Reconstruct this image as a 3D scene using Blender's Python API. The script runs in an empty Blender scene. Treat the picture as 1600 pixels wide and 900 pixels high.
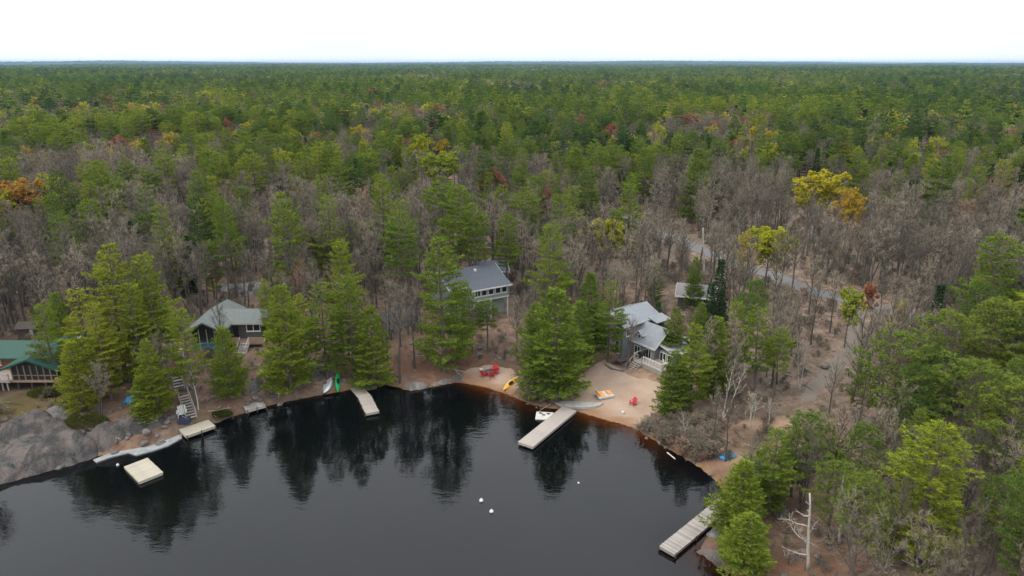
import bpy, math, random
import numpy as np
from mathutils import Vector, Matrix

# ------------------------------------------------------------------ camera, sky, sun, exposure
scene = bpy.context.scene
FPX, CAMH = 1081.0, 40.0
PITCH = math.atan(353.0 / FPX)
cam_d = bpy.data.cameras.new('camera'); cam = bpy.data.objects.new('camera', cam_d)
scene.collection.objects.link(cam)
cam.location = (0, 0, CAMH); cam.rotation_euler = (math.pi / 2 - PITCH, 0, 0)
cam_d.sensor_width = 36.0; cam_d.lens = 36.0 * FPX / 1600.0
cam_d.clip_start = 0.5; cam_d.clip_end = 60000
scene.camera = cam

SUN_EL, SUN_AZ = math.radians(48), math.radians(-118)      # azimuth clockwise from +Y
world = bpy.data.worlds.new('World'); scene.world = world; world.use_nodes = True
wn = world.node_tree; wn.nodes.clear()
def wnode(t, **k):
    n = wn.nodes.new(t)
    for a, b in k.items(): setattr(n, a, b)
    return n
sky = wnode('ShaderNodeTexSky', sky_type='NISHITA', sun_disc=False, sun_elevation=SUN_EL,
            sun_rotation=SUN_AZ, air_density=1.0, dust_density=3.0, ozone_density=1.0)
wtc = wnode('ShaderNodeTexCoord')
wnz = wnode('ShaderNodeTexNoise'); wnz.inputs['Scale'].default_value = 2.2; wnz.inputs['Detail'].default_value = 4
wmap = wnode('ShaderNodeMapping'); wmap.inputs['Scale'].default_value = (1, 1, 2.6)
wrm = wnode('ShaderNodeValToRGB')
wrm.color_ramp.elements[0].position = .30; wrm.color_ramp.elements[0].color = (8.8, 9.2, 9.9, 1)
wrm.color_ramp.elements[1].position = .72; wrm.color_ramp.elements[1].color = (11.0, 11.3, 11.6, 1)
wmx = wnode('ShaderNodeMix', data_type='RGBA'); wmx.inputs['Factor'].default_value = .90
wbg = wnode('ShaderNodeBackground'); wbg.inputs['Strength'].default_value = 0.10
wout = wnode('ShaderNodeOutputWorld')
wl = wn.links.new
wl(wtc.outputs['Generated'], wmap.inputs['Vector']); wl(wmap.outputs['Vector'], wnz.inputs['Vector'])
wl(wnz.outputs['Fac'], wrm.inputs['Fac']); wl(sky.outputs['Color'], wmx.inputs['A'])
wsx = wnode('ShaderNodeSeparateXYZ'); wl(wtc.outputs['Generated'], wsx.inputs[0])
wmr = wnode('ShaderNodeMapRange'); wl(wsx.outputs['Z'], wmr.inputs['Value'])          # overcast: brighter overhead than at the horizon
for _k, _v in (('From Min', 0.0), ('From Max', 1.0), ('To Min', 1.06), ('To Max', 2.1)): wmr.inputs[_k].default_value = _v
wvm = wnode('ShaderNodeVectorMath', operation='SCALE'); wl(wrm.outputs['Color'], wvm.inputs[0]); wl(wmr.outputs['Result'], wvm.inputs['Scale'])
wl(wvm.outputs[0], wmx.inputs['B']); wl(wmx.outputs['Result'], wbg.inputs['Color'])
wl(wbg.outputs['Background'], wout.inputs['Surface'])

sun_d = bpy.data.lights.new('sun', 'SUN'); sun_d.energy = 1.5; sun_d.angle = math.radians(12)
sun_d.color = (1.0, .92, .80)
sun = bpy.data.objects.new('sun', sun_d); scene.collection.objects.link(sun)
_sd = Vector((math.sin(SUN_AZ) * math.cos(SUN_EL), math.cos(SUN_AZ) * math.cos(SUN_EL), math.sin(SUN_EL)))
sun.rotation_euler = _sd.to_track_quat('Z', 'Y').to_euler(); sun.location = (0, 0, 90)

scene.view_settings.view_transform = 'Standard'; scene.view_settings.look = 'None'
scene.view_settings.gamma = 1.0; scene.view_settings.exposure = 0.18
scene.view_settings.use_curve_mapping = False
scene.render.engine = 'CYCLES'
cy = scene.cycles
cy.max_bounces = 5; cy.diffuse_bounces = 1; cy.glossy_bounces = 2; cy.transmission_bounces = 2
cy.transparent_max_bounces = 6; cy.volume_bounces = 0
cy.use_denoising = True; cy.denoiser = 'OPENIMAGEDENOISE'; cy.denoising_input_passes = 'RGB_ALBEDO_NORMAL'; cy.denoising_prefilter = 'NONE'
cy.caustics_reflective = False; cy.caustics_refractive = False
cy.sample_clamp_indirect = 4.0

# ------------------------------------------------------------------ helpers
COL = scene.collection
CP, SP = math.cos(PITCH), math.sin(PITCH)
def ray(u, v):
    dx = (u - 800) / FPX; dy = -(v - 450) / FPX
    return dx, CP + dy * SP, -SP + dy * CP
def P(u, v, z=0.0):
    d = ray(u, v); t = (z - CAMH) / d[2]
    return (d[0] * t, d[1] * t, z)
def top_z(y, v):                       # height on the vertical line at depth y that shows at row v
    d = ray(800, v); return CAMH + d[2] / d[1] * y

def link(o, parent=None):
    COL.objects.link(o)
    if parent is not None: o.parent = parent
    return o
def tag(o, label=None, cat=None, group=None, kind=None):
    if label: o['label'] = label
    if cat: o['category'] = cat
    if group: o['group'] = group
    if kind: o['kind'] = kind
    return o
def thing(name, label, cat, loc=(0, 0, 0), rz=0.0, group=None):
    o = bpy.data.objects.new(name, None); o.empty_display_size = .3
    o.location = loc; o.rotation_euler = (0, 0, rz)
    link(o); return tag(o, label, cat, group)

def np_mesh(name, V, groups, mats, smooth=False):
    """groups: list of (face array (n,k), material index)"""
    me = bpy.data.meshes.new(name)
    V = np.asarray(V, dtype=np.float32)
    groups = [(np.asarray(g, dtype=np.int32), m) for g, m in groups if len(g)]
    nl = sum(g.size for g, m in groups); nf = sum(len(g) for g, m in groups)
    me.vertices.add(len(V)); me.vertices.foreach_set('co', V.ravel())
    me.loops.add(nl); me.polygons.add(nf)
    lv = np.concatenate([g.ravel() for g, m in groups]) if groups else np.zeros(0, np.int32)
    tot = np.concatenate([np.full(len(g), g.shape[1], np.int32) for g, m in groups])
    st = np.concatenate([[0], np.cumsum(tot)[:-1]]).astype(np.int32)
    mi = np.concatenate([np.full(len(g), m, np.int32) for g, m in groups])
    me.loops.foreach_set('vertex_index', lv)
    me.polygons.foreach_set('loop_start', st)
    me.polygons.foreach_set('material_index', mi)
    me.polygons.foreach_set('use_smooth', np.full(nf, smooth))
    for m in mats: me.materials.append(m)
    me.update(calc_edges=True); me.validate()
    return me

class MB:
    def __init__(s): s.v = []; s.f = []
    def add(s, vs, fs):
        b = len(s.v); s.v += [tuple(p) for p in vs]; s.f += [tuple(i + b for i in f) for f in fs]; return s
    def hexa(s, p):    # 4 bottom (ccw), 4 top
        return s.add(p, [(3, 2, 1, 0), (4, 5, 6, 7), (0, 1, 5, 4), (1, 2, 6, 5), (2, 3, 7, 6), (3, 0, 4, 7)])
    def box(s, x0, x1, y0, y1, z0, z1):
        return s.hexa([(x0, y0, z0), (x1, y0, z0), (x1, y1, z0), (x0, y1, z0),
                       (x0, y0, z1), (x1, y0, z1), (x1, y1, z1), (x0, y1, z1)])
    def prism(s, poly, z0, z1):
        n = len(poly)
        return s.add([(x, y, z0) for x, y in poly] + [(x, y, z1) for x, y in poly],
                     [tuple(range(n - 1, -1, -1)), tuple(range(n, 2 * n))] +
                     [(i, (i + 1) % n, n + (i + 1) % n, n + i) for i in range(n)])
    def slab(s, a, b, c, d, t):      # a planar quad (top face) with thickness t downwards
        q = [Vector(a), Vector(b), Vector(c), Vector(d)]
        dn = Vector((0, 0, -t))
        return s.hexa([p + dn for p in q] + q)
    def tri_slab(s, a, b, c, t):
        q = [Vector(a), Vector(b), Vector(c)]; dn = Vector((0, 0, -t))
        return s.add([p + dn for p in q] + q, [(2, 1, 0), (3, 4, 5), (0, 1, 4, 3), (1, 2, 5, 4), (2, 0, 3, 5)])
    def bar(s, a, b, w, h=None):
        a, b = Vector(a), Vector(b); h = h or w; d = (b - a).normalized()
        up = Vector((0, 0, 1)) if abs(d.z) < .95 else Vector((0, 1, 0))
        r = d.cross(up).normalized() * (w / 2); n = r.cross(d).normalized() * (h / 2)
        return s.hexa([a - r - n, a + r - n, b + r - n, b - r - n, a - r + n, a + r + n, b + r + n, b - r + n])
    def tube(s, pts, rad, n=6, cap=True):
        pts = [Vector(p) for p in pts]; rings = []
        for i, p in enumerate(pts):
            d = (pts[min(i + 1, len(pts) - 1)] - pts[max(i - 1, 0)]).normalized()
            a = Vector((0, 0, 1)) if abs(d.z) < .9 else Vector((1, 0, 0))
            u = d.cross(a).normalized(); w = d.cross(u)
            r = float(rad[i] if hasattr(rad, "__len__") else rad)
            rings.append([p + r * (math.cos(t) * u + math.sin(t) * w) for t in [2 * math.pi * k / n for k in range(n)]])
        vs = [q for r in rings for q in r]; fs = []
        for i in range(len(rings) - 1):
            for k in range(n): fs.append((i * n + k, i * n + (k + 1) % n, (i + 1) * n + (k + 1) % n, (i + 1) * n + k))
        if cap: fs += [tuple(range(n - 1, -1, -1)), tuple(range((len(rings) - 1) * n, len(rings) * n))]
        return s.add(vs, fs)
    def mesh(s, name, mat, smooth=False):
        me = bpy.data.meshes.new(name); me.from_pydata(s.v, [], s.f)
        me.materials.append(mat); me.update()
        if smooth: me.polygons.foreach_set('use_smooth', [True] * len(me.polygons))
        return me
    def build(s, name, mat, parent=None, loc=None, rz=0.0, smooth=False, bevel=0.0):
        o = bpy.data.objects.new(name, s.mesh(name, mat, smooth))
        if loc is not None: o.location = loc
        o.rotation_euler = (0, 0, rz); link(o, parent)
        if bevel:
            m = o.modifiers.new('bevel', 'BEVEL'); m.width = bevel; m.segments = 2; m.limit_method = 'ANGLE'
        return o

# ---- numpy value noise
def _hash(ix, iy, seed):
    n = (ix.astype(np.int64) * 374761393 + iy.astype(np.int64) * 668265263 + seed * 974634777) & 0xffffffff
    n = ((n ^ (n >> 13)) * 1274126177) & 0xffffffff
    n = n ^ (n >> 16)
    return (n & 0xffff) / 65535.0
def vnoise(x, y, seed=0):
    x = np.asarray(x, float); y = np.asarray(y, float)
    ix = np.floor(x); iy = np.floor(y); fx = x - ix; fy = y - iy
    fx = fx * fx * (3 - 2 * fx); fy = fy * fy * (3 - 2 * fy)
    a = _hash(ix, iy, seed); b = _hash(ix + 1, iy, seed); c = _hash(ix, iy + 1, seed); d = _hash(ix + 1, iy + 1, seed)
    return (a + (b - a) * fx) * (1 - fy) + (c + (d - c) * fx) * fy
def fbm(x, y, seed=0, oct=4):
    t = 0; a = .5; s = 0
    for k in range(oct):
        t = t + a * vnoise(x, y, seed + k * 17); s += a; a *= .5; x = x * 2.03 + 5.1; y = y * 2.03 + 1.7
    return t / s
def sstep(a, b, x):
    t = np.clip((np.asarray(x, float) - a) / (b - a), 0, 1); return t * t * (3 - 2 * t)

# ------------------------------------------------------------------ materials
def mat_new(name):
    m = bpy.data.materials.new(name); m.use_nodes = True
    nt = m.node_tree; b = nt.nodes['Principled BSDF']
    return m, nt, b
def mixc(nt, fac, a, b, mode='MIX'):
    n = nt.nodes.new('ShaderNodeMix'); n.data_type = 'RGBA'; n.blend_type = mode
    for sock, val in (('Factor', fac), ('A', a), ('B', b)):
        if isinstance(val, (int, float)): n.inputs[sock].default_value = val
        elif isinstance(val, tuple): n.inputs[sock].default_value = val if len(val) == 4 else val + (1,)
        else: nt.links.new(val, n.inputs[sock])
    return n.outputs['Result']
def noise(nt, scale, detail=3, rough=.55, coord='Object', vec_scale=None, dist=0.0):
    tc = nt.nodes.new('ShaderNodeTexCoord'); n = nt.nodes.new('ShaderNodeTexNoise')
    n.inputs['Scale'].default_value = scale; n.inputs['Detail'].default_value = detail
    n.inputs['Roughness'].default_value = rough; n.inputs['Distortion'].default_value = dist
    src = tc.outputs[coord]
    if vec_scale:
        mp = nt.nodes.new('ShaderNodeMapping'); mp.inputs['Scale'].default_value = vec_scale
        nt.links.new(src, mp.inputs['Vector']); src = mp.outputs['Vector']
    nt.links.new(src, n.inputs['Vector']); return n.outputs['Fac']
def ramp(nt, fac, stops):
    r = nt.nodes.new('ShaderNodeValToRGB'); e = r.color_ramp.elements
    while len(e) < len(stops): e.new(.5)
    for k, (p, c) in enumerate(stops):
        e[k].position = p
        e[k].color = (c, c, c, 1) if isinstance(c, (int, float)) else (c if len(c) == 4 else c + (1,))
    nt.links.new(fac, r.inputs['Fac']); return r.outputs['Color']
def bump(nt, b, h, strength=.4, dist=.05):
    n = nt.nodes.new('ShaderNodeBump'); n.inputs['Strength'].default_value = strength; n.inputs['Distance'].default_value = dist
    nt.links.new(h, n.inputs['Height']); nt.links.new(n.outputs['Normal'], b.inputs['Normal'])
def attr(nt, name, typ='GEOMETRY'):
    a = nt.nodes.new('ShaderNodeAttribute'); a.attribute_name = name; a.attribute_type = typ; return a.outputs['Fac']
def objrand(nt):
    return nt.nodes.new('ShaderNodeObjectInfo').outputs['Random']

def surf(name, col, rough=.7, var=.25, scale=3.0, grain=None, bumpd=.01, metal=0.0, rnd=.0):
    """plain weathered surface: base colour broken up by noise, fine relief"""
    m, nt, b = mat_new(name)
    f = noise(nt, scale, 5, .6, vec_scale=grain)
    dark = tuple(c * (1 - var) for c in col); light = tuple(min(1, c * (1 + var)) for c in col)
    c = ramp(nt, f, [(.3, dark), (.7, light)])
    f2 = noise(nt, scale * .27, 3)
    c = mixc(nt, ramp(nt, f2, [(.45, 0.0), (.75, .35)]), c, tuple(x * .7 for x in col))
    if rnd:
        c = mixc(nt, 1.0, c, ramp(nt, objrand(nt), [(0, 1 - rnd), (1, 1 + rnd)]), 'MULTIPLY')
    nt.links.new(c, b.inputs['Base Color']); b.inputs['Roughness'].default_value = rough
    b.inputs['Metallic'].default_value = metal
    bump(nt, b, f, .5, bumpd)
    return m

M = {}
M['wood_grey'] = surf('weathered_wood', (.34, .31, .28), .8, .3, 4, (1, 12, 12), .006, rnd=.28)
M['wood_dock'] = surf('dock_wood', (.28, .25, .225), .8, .28, 3, (1, 10, 10), .005, rnd=.22)
M['wood_pale'] = surf('pale_decking', (.335, .29, .255), .8, .13, 2, (2, 8, 8), .004, rnd=.07)
M['wood_brown'] = surf('brown_wood', (.26, .18, .13), .8, .3, 4, (1, 8, 8), .006, rnd=.2)
M['wood_dark'] = surf('dark_wood', (.07, .06, .05), .8, .3, 4, None, .006)
M['log_red'] = surf('red_log_siding', (.20, .055, .03), .7, .3, 3, (1, 1, 12), .01)
M['white_paint'] = surf('white_paint', (.62, .61, .58), .5, .06, 5, None, .002)
M['beige_paint'] = surf('beige_raft_boards', (.40, .36, .285), .7, .12, 3, (1, 10, 1), .004, rnd=.05)
M['roof_green'] = surf('green_metal_roof', (.010, .062, .042), .6, .14, 1.2, (4, .5, 1), .004)
M['roof_slate'] = surf('slate_grey_shingles', (.072, .083, .10), .85, .3, 9, None, .01)
M['roof_grey'] = surf('grey_shingles_with_lichen', (.125, .145, .135), .9, .3, 7, None, .01)
M['roof_metal'] = surf('light_grey_metal_roof', (.18, .197, .212), .4, .12, 1.5, None, .003)
M['roof_pale'] = surf('pale_porch_roof', (.40, .41, .41), .5, .10, 2, None, .003)
M['roof_shed'] = surf('old_grey_shingles', (.19, .18, .172), .9, .25, 8, None, .01)
M['siding_grey'] = surf('grey_siding', (.19, .20, .20), .75, .12, 3, (1, 1, 9), .006)
M['siding_sage'] = surf('sage_grey_siding', (.27, .30, .27), .75, .12, 3, (1, 1, 9), .006)
M['siding_dark'] = surf('dark_siding', (.08, .075, .07), .8, .2, 3, (1, 1, 9), .006)
M['siding_blue'] = surf('blue_siding', (.07, .21, .27), .75, .14, 3, (1, 1, 7), .006)
M['concrete'] = surf('concrete', (.36, .34, .31), .85, .14, 2.5, None, .006)
M['stone_pale'] = surf('pale_ledge_stone', (.27, .28, .275), .85, .25, 2.2, (1, 1, 5), .02)
M['paver'] = surf('patio_stone', (.24, .20, .17), .85, .25, 5, None, .01)
M['black'] = surf('black_enamel', (.02, .02, .02), .4, .2, 4)
M['red_paint'] = surf('red_plastic', (.52, .02, .035), .5, .15, 4, None, .003)
M['green_plastic'] = surf('green_plastic', (.01, .42, .10), .4, .1, 3, None, .002)
M['yellow_plastic'] = surf('yellow_plastic', (.85, .42, .05), .4, .1, 3, None, .002)
M['orange_plastic'] = surf('orange_plastic', (.80, .36, .10), .45, .1, 3, None, .002)
M['white_plastic'] = surf('white_plastic', (.62, .60, .55), .45, .08, 3, None, .002)
M['dark_plastic'] = surf('dark_grey_plastic', (.06, .06, .07), .5, .15, 3, None, .002)
M['navy_plastic'] = surf('navy_plastic', (.02, .03, .07), .5, .15, 3, None, .002)
M['blue_tarp'] = surf('blue_tarp', (.02, .25, .50), .5, .25, 3, None, .02)
M['pink_plastic'] = surf('faded_pink_plastic', (.60, .28, .26), .5, .15, 3, None, .002)
M['alu'] = surf('dull_aluminium', (.62, .63, .63), .35, .15, 4, None, .003, metal=.6)
M['deadwood'] = surf('bleached_dead_wood', (.40, .365, .32), .8, .25, 3, (6, 6, 1), .01)
M['birch'] = surf('birch_bark', (.46, .43, .385), .7, .3, 3, (1, 1, 5), .006)
def glass_mat():
    m, nt, b = mat_new('dark_window_glass')
    b.inputs['Base Color'].default_value = (.02, .025, .03, 1); b.inputs['Roughness'].default_value = .08
    f = noise(nt, 1.5, 2); bump(nt, b, f, .1, .01); return m
M['glass'] = glass_mat()
def screen_mat():
    m, nt, b = mat_new('dark_insect_screen')
    b.inputs['Base Color'].default_value = (.018, .022, .022, 1); b.inputs['Roughness'].default_value = .6
    f = noise(nt, 6, 2); bump(nt, b, f, .1, .01); return m
M['screen'] = screen_mat()

def rock_mat(name, base, pink, dark, litter=True):
    m, nt, b = mat_new(name)
    f = noise(nt, .55, 6, .65, vec_scale=(1, 1.4, 1.2), dist=.6)
    c = ramp(nt, f, [(.34, dark), (.45, base), (.56, pink), (.68, base)])
    f2 = noise(nt, .35, 5, .7, vec_scale=(1.5, .7, .5), dist=.8)       # vertical lichen streaks
    c = mixc(nt, ramp(nt, f2, [(.45, 0.0), (.58, .8)]), c, tuple(x * .33 for x in base))
    f3 = noise(nt, 7, 5, .7)
    c = mixc(nt, ramp(nt, f3, [(.56, 0.0), (.75, .5)]), c, (.36, .34, .31))
    vo = nt.nodes.new('ShaderNodeTexVoronoi'); vo.feature = 'DISTANCE_TO_EDGE'; vo.inputs['Scale'].default_value = .42
    tc = nt.nodes.new('ShaderNodeTexCoord'); nt.links.new(tc.outputs['Object'], vo.inputs['Vector'])
    c = mixc(nt, ramp(nt, vo.outputs['Distance'], [(.0, .35), (.012, 0.0)]), c, (.06, .05, .04))
    nt.links.new(c, b.inputs['Base Color']); b.inputs['Roughness'].default_value = .85
    bump(nt, b, f3, .9, .14); return m
M['rock'] = rock_mat('pink_grey_granite', (.085, .078, .073), (.135, .104, .090), (.025, .026, .026))
M['rock_pale'] = rock_mat('pale_granite', (.20, .19, .175), (.27, .225, .20), (.09, .085, .08))
M['rock_grey'] = rock_mat('grey_granite', (.145, .14, .132), (.19, .168, .152), (.065, .064, .062))

def ground_mat():
    m, nt, b = mat_new('forest_floor')
    n1 = noise(nt, .09, 5, .6); n2 = noise(nt, .75, 8, .74); n3 = noise(nt, 4.2, 5, .75)
    c = ramp(nt, n2, [(.33, (.055, .040, .030)), (.45, (.135, .092, .068)), (.55, (.21, .145, .108)), (.67, (.31, .235, .185))])
    c = mixc(nt, ramp(nt, n1, [(.42, 0.0), (.62, .55)]), c, (.115, .100, .074))           # greyer litter
    c = mixc(nt, ramp(nt, n3, [(.52, 0.0), (.72, .55)]), c, (.26, .20, .15))            # pale leaves
    red = attr(nt, 'duff'); c = mixc(nt, red, c, mixc(nt, n2, (.115, .055, .034), (.205, .11, .07)))
    gr = attr(nt, 'grass'); c = mixc(nt, gr, c, mixc(nt, n3, (.06, .06, .018), (.15, .105, .042)))
    sd = attr(nt, 'sandy'); c = mixc(nt, sd, c, mixc(nt, n2, (.30, .185, .11), (.47, .32, .21)))
    bed = attr(nt, 'bed'); c = mixc(nt, bed, c, (.22, .12, .04))
    nt.links.new(c, b.inputs['Base Color']); b.inputs['Roughness'].default_value = .95
    b.inputs['Specular IOR Level'].default_value = .15
    s = nt.nodes.new('ShaderNodeMath'); s.operation = 'ADD'; nt.links.new(n2, s.inputs[0]); nt.links.new(n3, s.inputs[1])
    bump(nt, b, s.outputs[0], .8, .12); return m
M['ground'] = ground_mat()
def sand_mat():
    m, nt, b = mat_new('beach_sand')
    n1 = noise(nt, .35, 5, .6); n2 = noise(nt, 3, 5, .7); n3 = noise(nt, 14, 3)
    c = ramp(nt, n1, [(.3, (.30, .212, .155)), (.7, (.40, .298, .222))])
    c = mixc(nt, ramp(nt, n2, [(.5, 0.0), (.75, .5)]), c, (.27, .17, .105))
    c = mixc(nt, attr(nt, 'wet'), c, (.24, .14, .082))
    nt.links.new(c, b.inputs['Base Color']); b.inputs['Roughness'].default_value = .95
    b.inputs['Specular IOR Level'].default_value = .15
    bump(nt, b, n2, .6, .05); return m
M['sand'] = sand_mat()
def gravel_mat(name, a, bb):
    m, nt, b = mat_new(name)
    n1 = noise(nt, .5, 5, .65); n3 = noise(nt, 9, 4, .7)
    c = mixc(nt, n1, a, bb); c = mixc(nt, ramp(nt, n3, [(.5, 0.0), (.7, .45)]), c, tuple(x * .55 for x in a))
    nt.links.new(c, b.inputs['Base Color']); b.inputs['Roughness'].default_value = .95
    bump(nt, b, n3, .5, .03); return m
M['road'] = gravel_mat('grey_gravel_road', (.11, .107, .107), (.16, .153, .15))
M['track'] = gravel_mat('dirt_track', (.12, .096, .076), (.20, .165, .135))

def water_mat():
    m, nt, b = mat_new('lake_water')
    b.inputs['Base Color'].default_value = (.0015, .002, .0028, 1); b.inputs['Roughness'].default_value = .035
    b.inputs['IOR'].default_value = 1.40
    w1 = noise(nt, .9, 3, .5, vec_scale=(.55, 1.5, 1)); w2 = noise(nt, 3.4, 3, .5, vec_scale=(.6, 1.4, 1))
    calm = ramp(nt, noise(nt, .035, 2), [(.38, .25), (.62, 1.0)])       # cat's paws and calm lanes
    mu = nt.nodes.new('ShaderNodeMath'); mu.operation = 'MULTIPLY_ADD'
    nt.links.new(w2, mu.inputs[0]); mu.inputs[1].default_value = .28; nt.links.new(w1, mu.inputs[2])
    mm = nt.nodes.new('ShaderNodeMath'); mm.operation = 'MULTIPLY'
    nt.links.new(mu.outputs[0], mm.inputs[0]); nt.links.new(calm, mm.inputs[1])
    bump(nt, b, mm.outputs[0], .5, .06)
    tr = nt.nodes.new('ShaderNodeBsdfTransparent'); tr.inputs['Color'].default_value = (.80, .55, .26, 1)
    mx = nt.nodes.new('ShaderNodeMixShader'); out = nt.nodes['Material Output']
    nt.links.new(attr(nt, 'shallow'), mx.inputs['Fac']); nt.links.new(b.outputs['BSDF'], mx.inputs[1])
    nt.links.new(tr.outputs['BSDF'], mx.inputs[2]); nt.links.new(mx.outputs['Shader'], out.inputs['Surface'])
    return m
M['water'] = water_mat()

def leaf_mat(name, stops, trans=.38, nvar=.35):
    """foliage: colour of the individual tree from its own 'tint', broken up within the crown"""
    m, nt, b = mat_new(name)
    t = attr(nt, 'tint', 'INSTANCER')
    f = noise(nt, .55, 3, .6)
    mt = nt.nodes.new('ShaderNodeMath'); mt.operation = 'MULTIPLY_ADD'
    nt.links.new(f, mt.inputs[0]); mt.inputs[1].default_value = .5
    ms = nt.nodes.new('ShaderNodeMath'); ms.operation = 'SUBTRACT'; nt.links.new(t, ms.inputs[0]); ms.inputs[1].default_value = .25
    nt.links.new(ms.outputs[0], mt.inputs[2])
    c = ramp(nt, mt.outputs[0], stops)
    g = nt.nodes.new('ShaderNodeNewGeometry')
    c = mixc(nt, 1.0, c, ramp(nt, g.outputs['Random Per Island'], [(0, 1 - nvar), (1, 1 + nvar)]), 'MULTIPLY')
    out = nt.nodes['Material Output']
    nt.nodes.remove(b)
    df = nt.nodes.new('ShaderNodeBsdfDiffuse'); tl = nt.nodes.new('ShaderNodeBsdfTranslucent')
    nt.links.new(c, df.inputs['Color']); nt.links.new(c, tl.inputs['Color'])
    mx = nt.nodes.new('ShaderNodeMixShader'); mx.inputs['Fac'].default_value = trans
    nt.links.new(df.outputs['BSDF'], mx.inputs[1]); nt.links.new(tl.outputs['BSDF'], mx.inputs[2])
    nt.links.new(mx.outputs['Shader'], out.inputs['Surface'])
    return m
PINE = [(0, (.038, .082, .026)), (.35, (.102, .168, .030)), (.65, (.200, .262, .034)), (1, (.31, .335, .036))]
M['needles'] = leaf_mat('pine_needles', PINE)
M['spruce'] = leaf_mat('spruce_needles', [(0, (.02, .05, .022)), (.5, (.042, .092, .028)), (1, (.085, .14, .032))], .2)
M['redpine'] = leaf_mat('clumped_pine_needles', [(0, (.055, .105, .03)), (.5, (.13, .19, .038)), (1, (.24, .265, .042))])
M['buds'] = leaf_mat('spring_buds', [(0, (.27, .34, .05)), (.25, (.46, .46, .04)), (.5, (.56, .46, .045)), (.72, (.52, .28, .07)), (1, (.36, .14, .11))], .35)
M['twigs'] = leaf_mat('bare_twigs', [(0, (.13, .117, .092)), (.35, (.23, .198, .148)), (.65, (.36, .305, .225)), (.85, (.36, .24, .172)), (1, (.36, .17, .128))], 0.0, .25)
M['bush'] = leaf_mat('juniper_needles', [(0, (.05, .07, .02)), (.5, (.10, .115, .028)), (1, (.16, .15, .035))])
M['bark'] = surf('grey_bark', (.085, .075, .064), .9, .3, 3, (4, 4, .7), .02)
M['bark_red'] = surf('pine_bark', (.115, .088, .072), .9, .3, 3, (4, 4, .7), .02)
def canopy_mat():
    m, nt, b = mat_new('far_canopy')
    n1 = noise(nt, .004, 4, .6); n2 = noise(nt, .03, 5, .75); n3 = noise(nt, .11, 3, .7)
    c = ramp(nt, n2, [(.3, (.018, .036, .016)), (.5, (.032, .058, .02)), (.7, (.06, .08, .026))])
    c = mixc(nt, ramp(nt, n1, [(.52, 0.0), (.62, .7)]), c, (.13, .115, .095))
    c = mixc(nt, ramp(nt, n3, [(.55, 0.0), (.7, .6)]), c, (.10, .12, .04))
    nt.links.new(c, b.inputs['Base Color']); b.inputs['Roughness'].default_value = 1; b.inputs['Specular IOR Level'].default_value = 0
    bump(nt, b, n3, 1.0, 3.0); return m
M['canopy'] = canopy_mat()
HAZE = 5e-5

# ------------------------------------------------------------------ terrain
shore_px = [(0, 752), (60, 735), (110, 723), (145, 713), (185, 708), (215, 703), (240, 698), (285, 680), (330, 665), (352, 655),
            (400, 639), (440, 629), (480, 621), (520, 614), (560, 607), (598, 601), (620, 604), (640, 611), (680, 604),
            (715, 597), (760, 606), (800, 620), (840, 636), (875, 641), (900, 643), (940, 655), (975, 664), (1000, 676),
            (1040, 700), (1080, 722), (1108, 742), (1132, 768), (1128, 795), (1118, 815), (1104, 836), (1092, 862), (1118, 884), (1150, 903)]
LAKE = [P(u, v)[:2] for u, v in shore_px]
LAKE += [(19.5, 40), (24, 30), (34, 16), (52, -6), (74, -50), (70, -120), (0, -170), (-110, -130), (-150, -20), (-118, 34), (-80, 50), (-62, 56)]
LK = np.array(LAKE); LK2 = np.roll(LK, -1, 0)
def poly_dist(x, y, A, B):
    """signed distance, positive outside the closed polygon"""
    x = np.asarray(x, float).ravel(); y = np.asarray(y, float).ravel()
    best = np.full(x.shape, 1e18); ins = np.zeros(x.shape, bool)
    for (ax, ay), (bx, by) in zip(A, B):
        dx, dy = bx - ax, by - ay; L = dx * dx + dy * dy + 1e-12
        t = np.clip(((x - ax) * dx + (y - ay) * dy) / L, 0, 1)
        best = np.minimum(best, (x - ax - t * dx) ** 2 + (y - ay - t * dy) ** 2)
        c = (ay > y) != (by > y)
        if dy != 0: ins ^= c & (x < (bx - ax) * (y - ay) / dy + ax)
    d = np.sqrt(best); return np.where(ins, -d, d)
AX = [-130, -60, -46, -34, -24, -16, -8, 0, 6, 16, 24, 40, 90]
AV = [4.6, 4.5, 4.7, 4.8, 5.2, 5.2, 5.2, 4.4, 2.4, 2.2, 2.6, 3.2, 4.0]
LV = [12, 11, 10, 10, 11, 13, 18, 22, 22, 22, 20, 22, 24]
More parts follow.
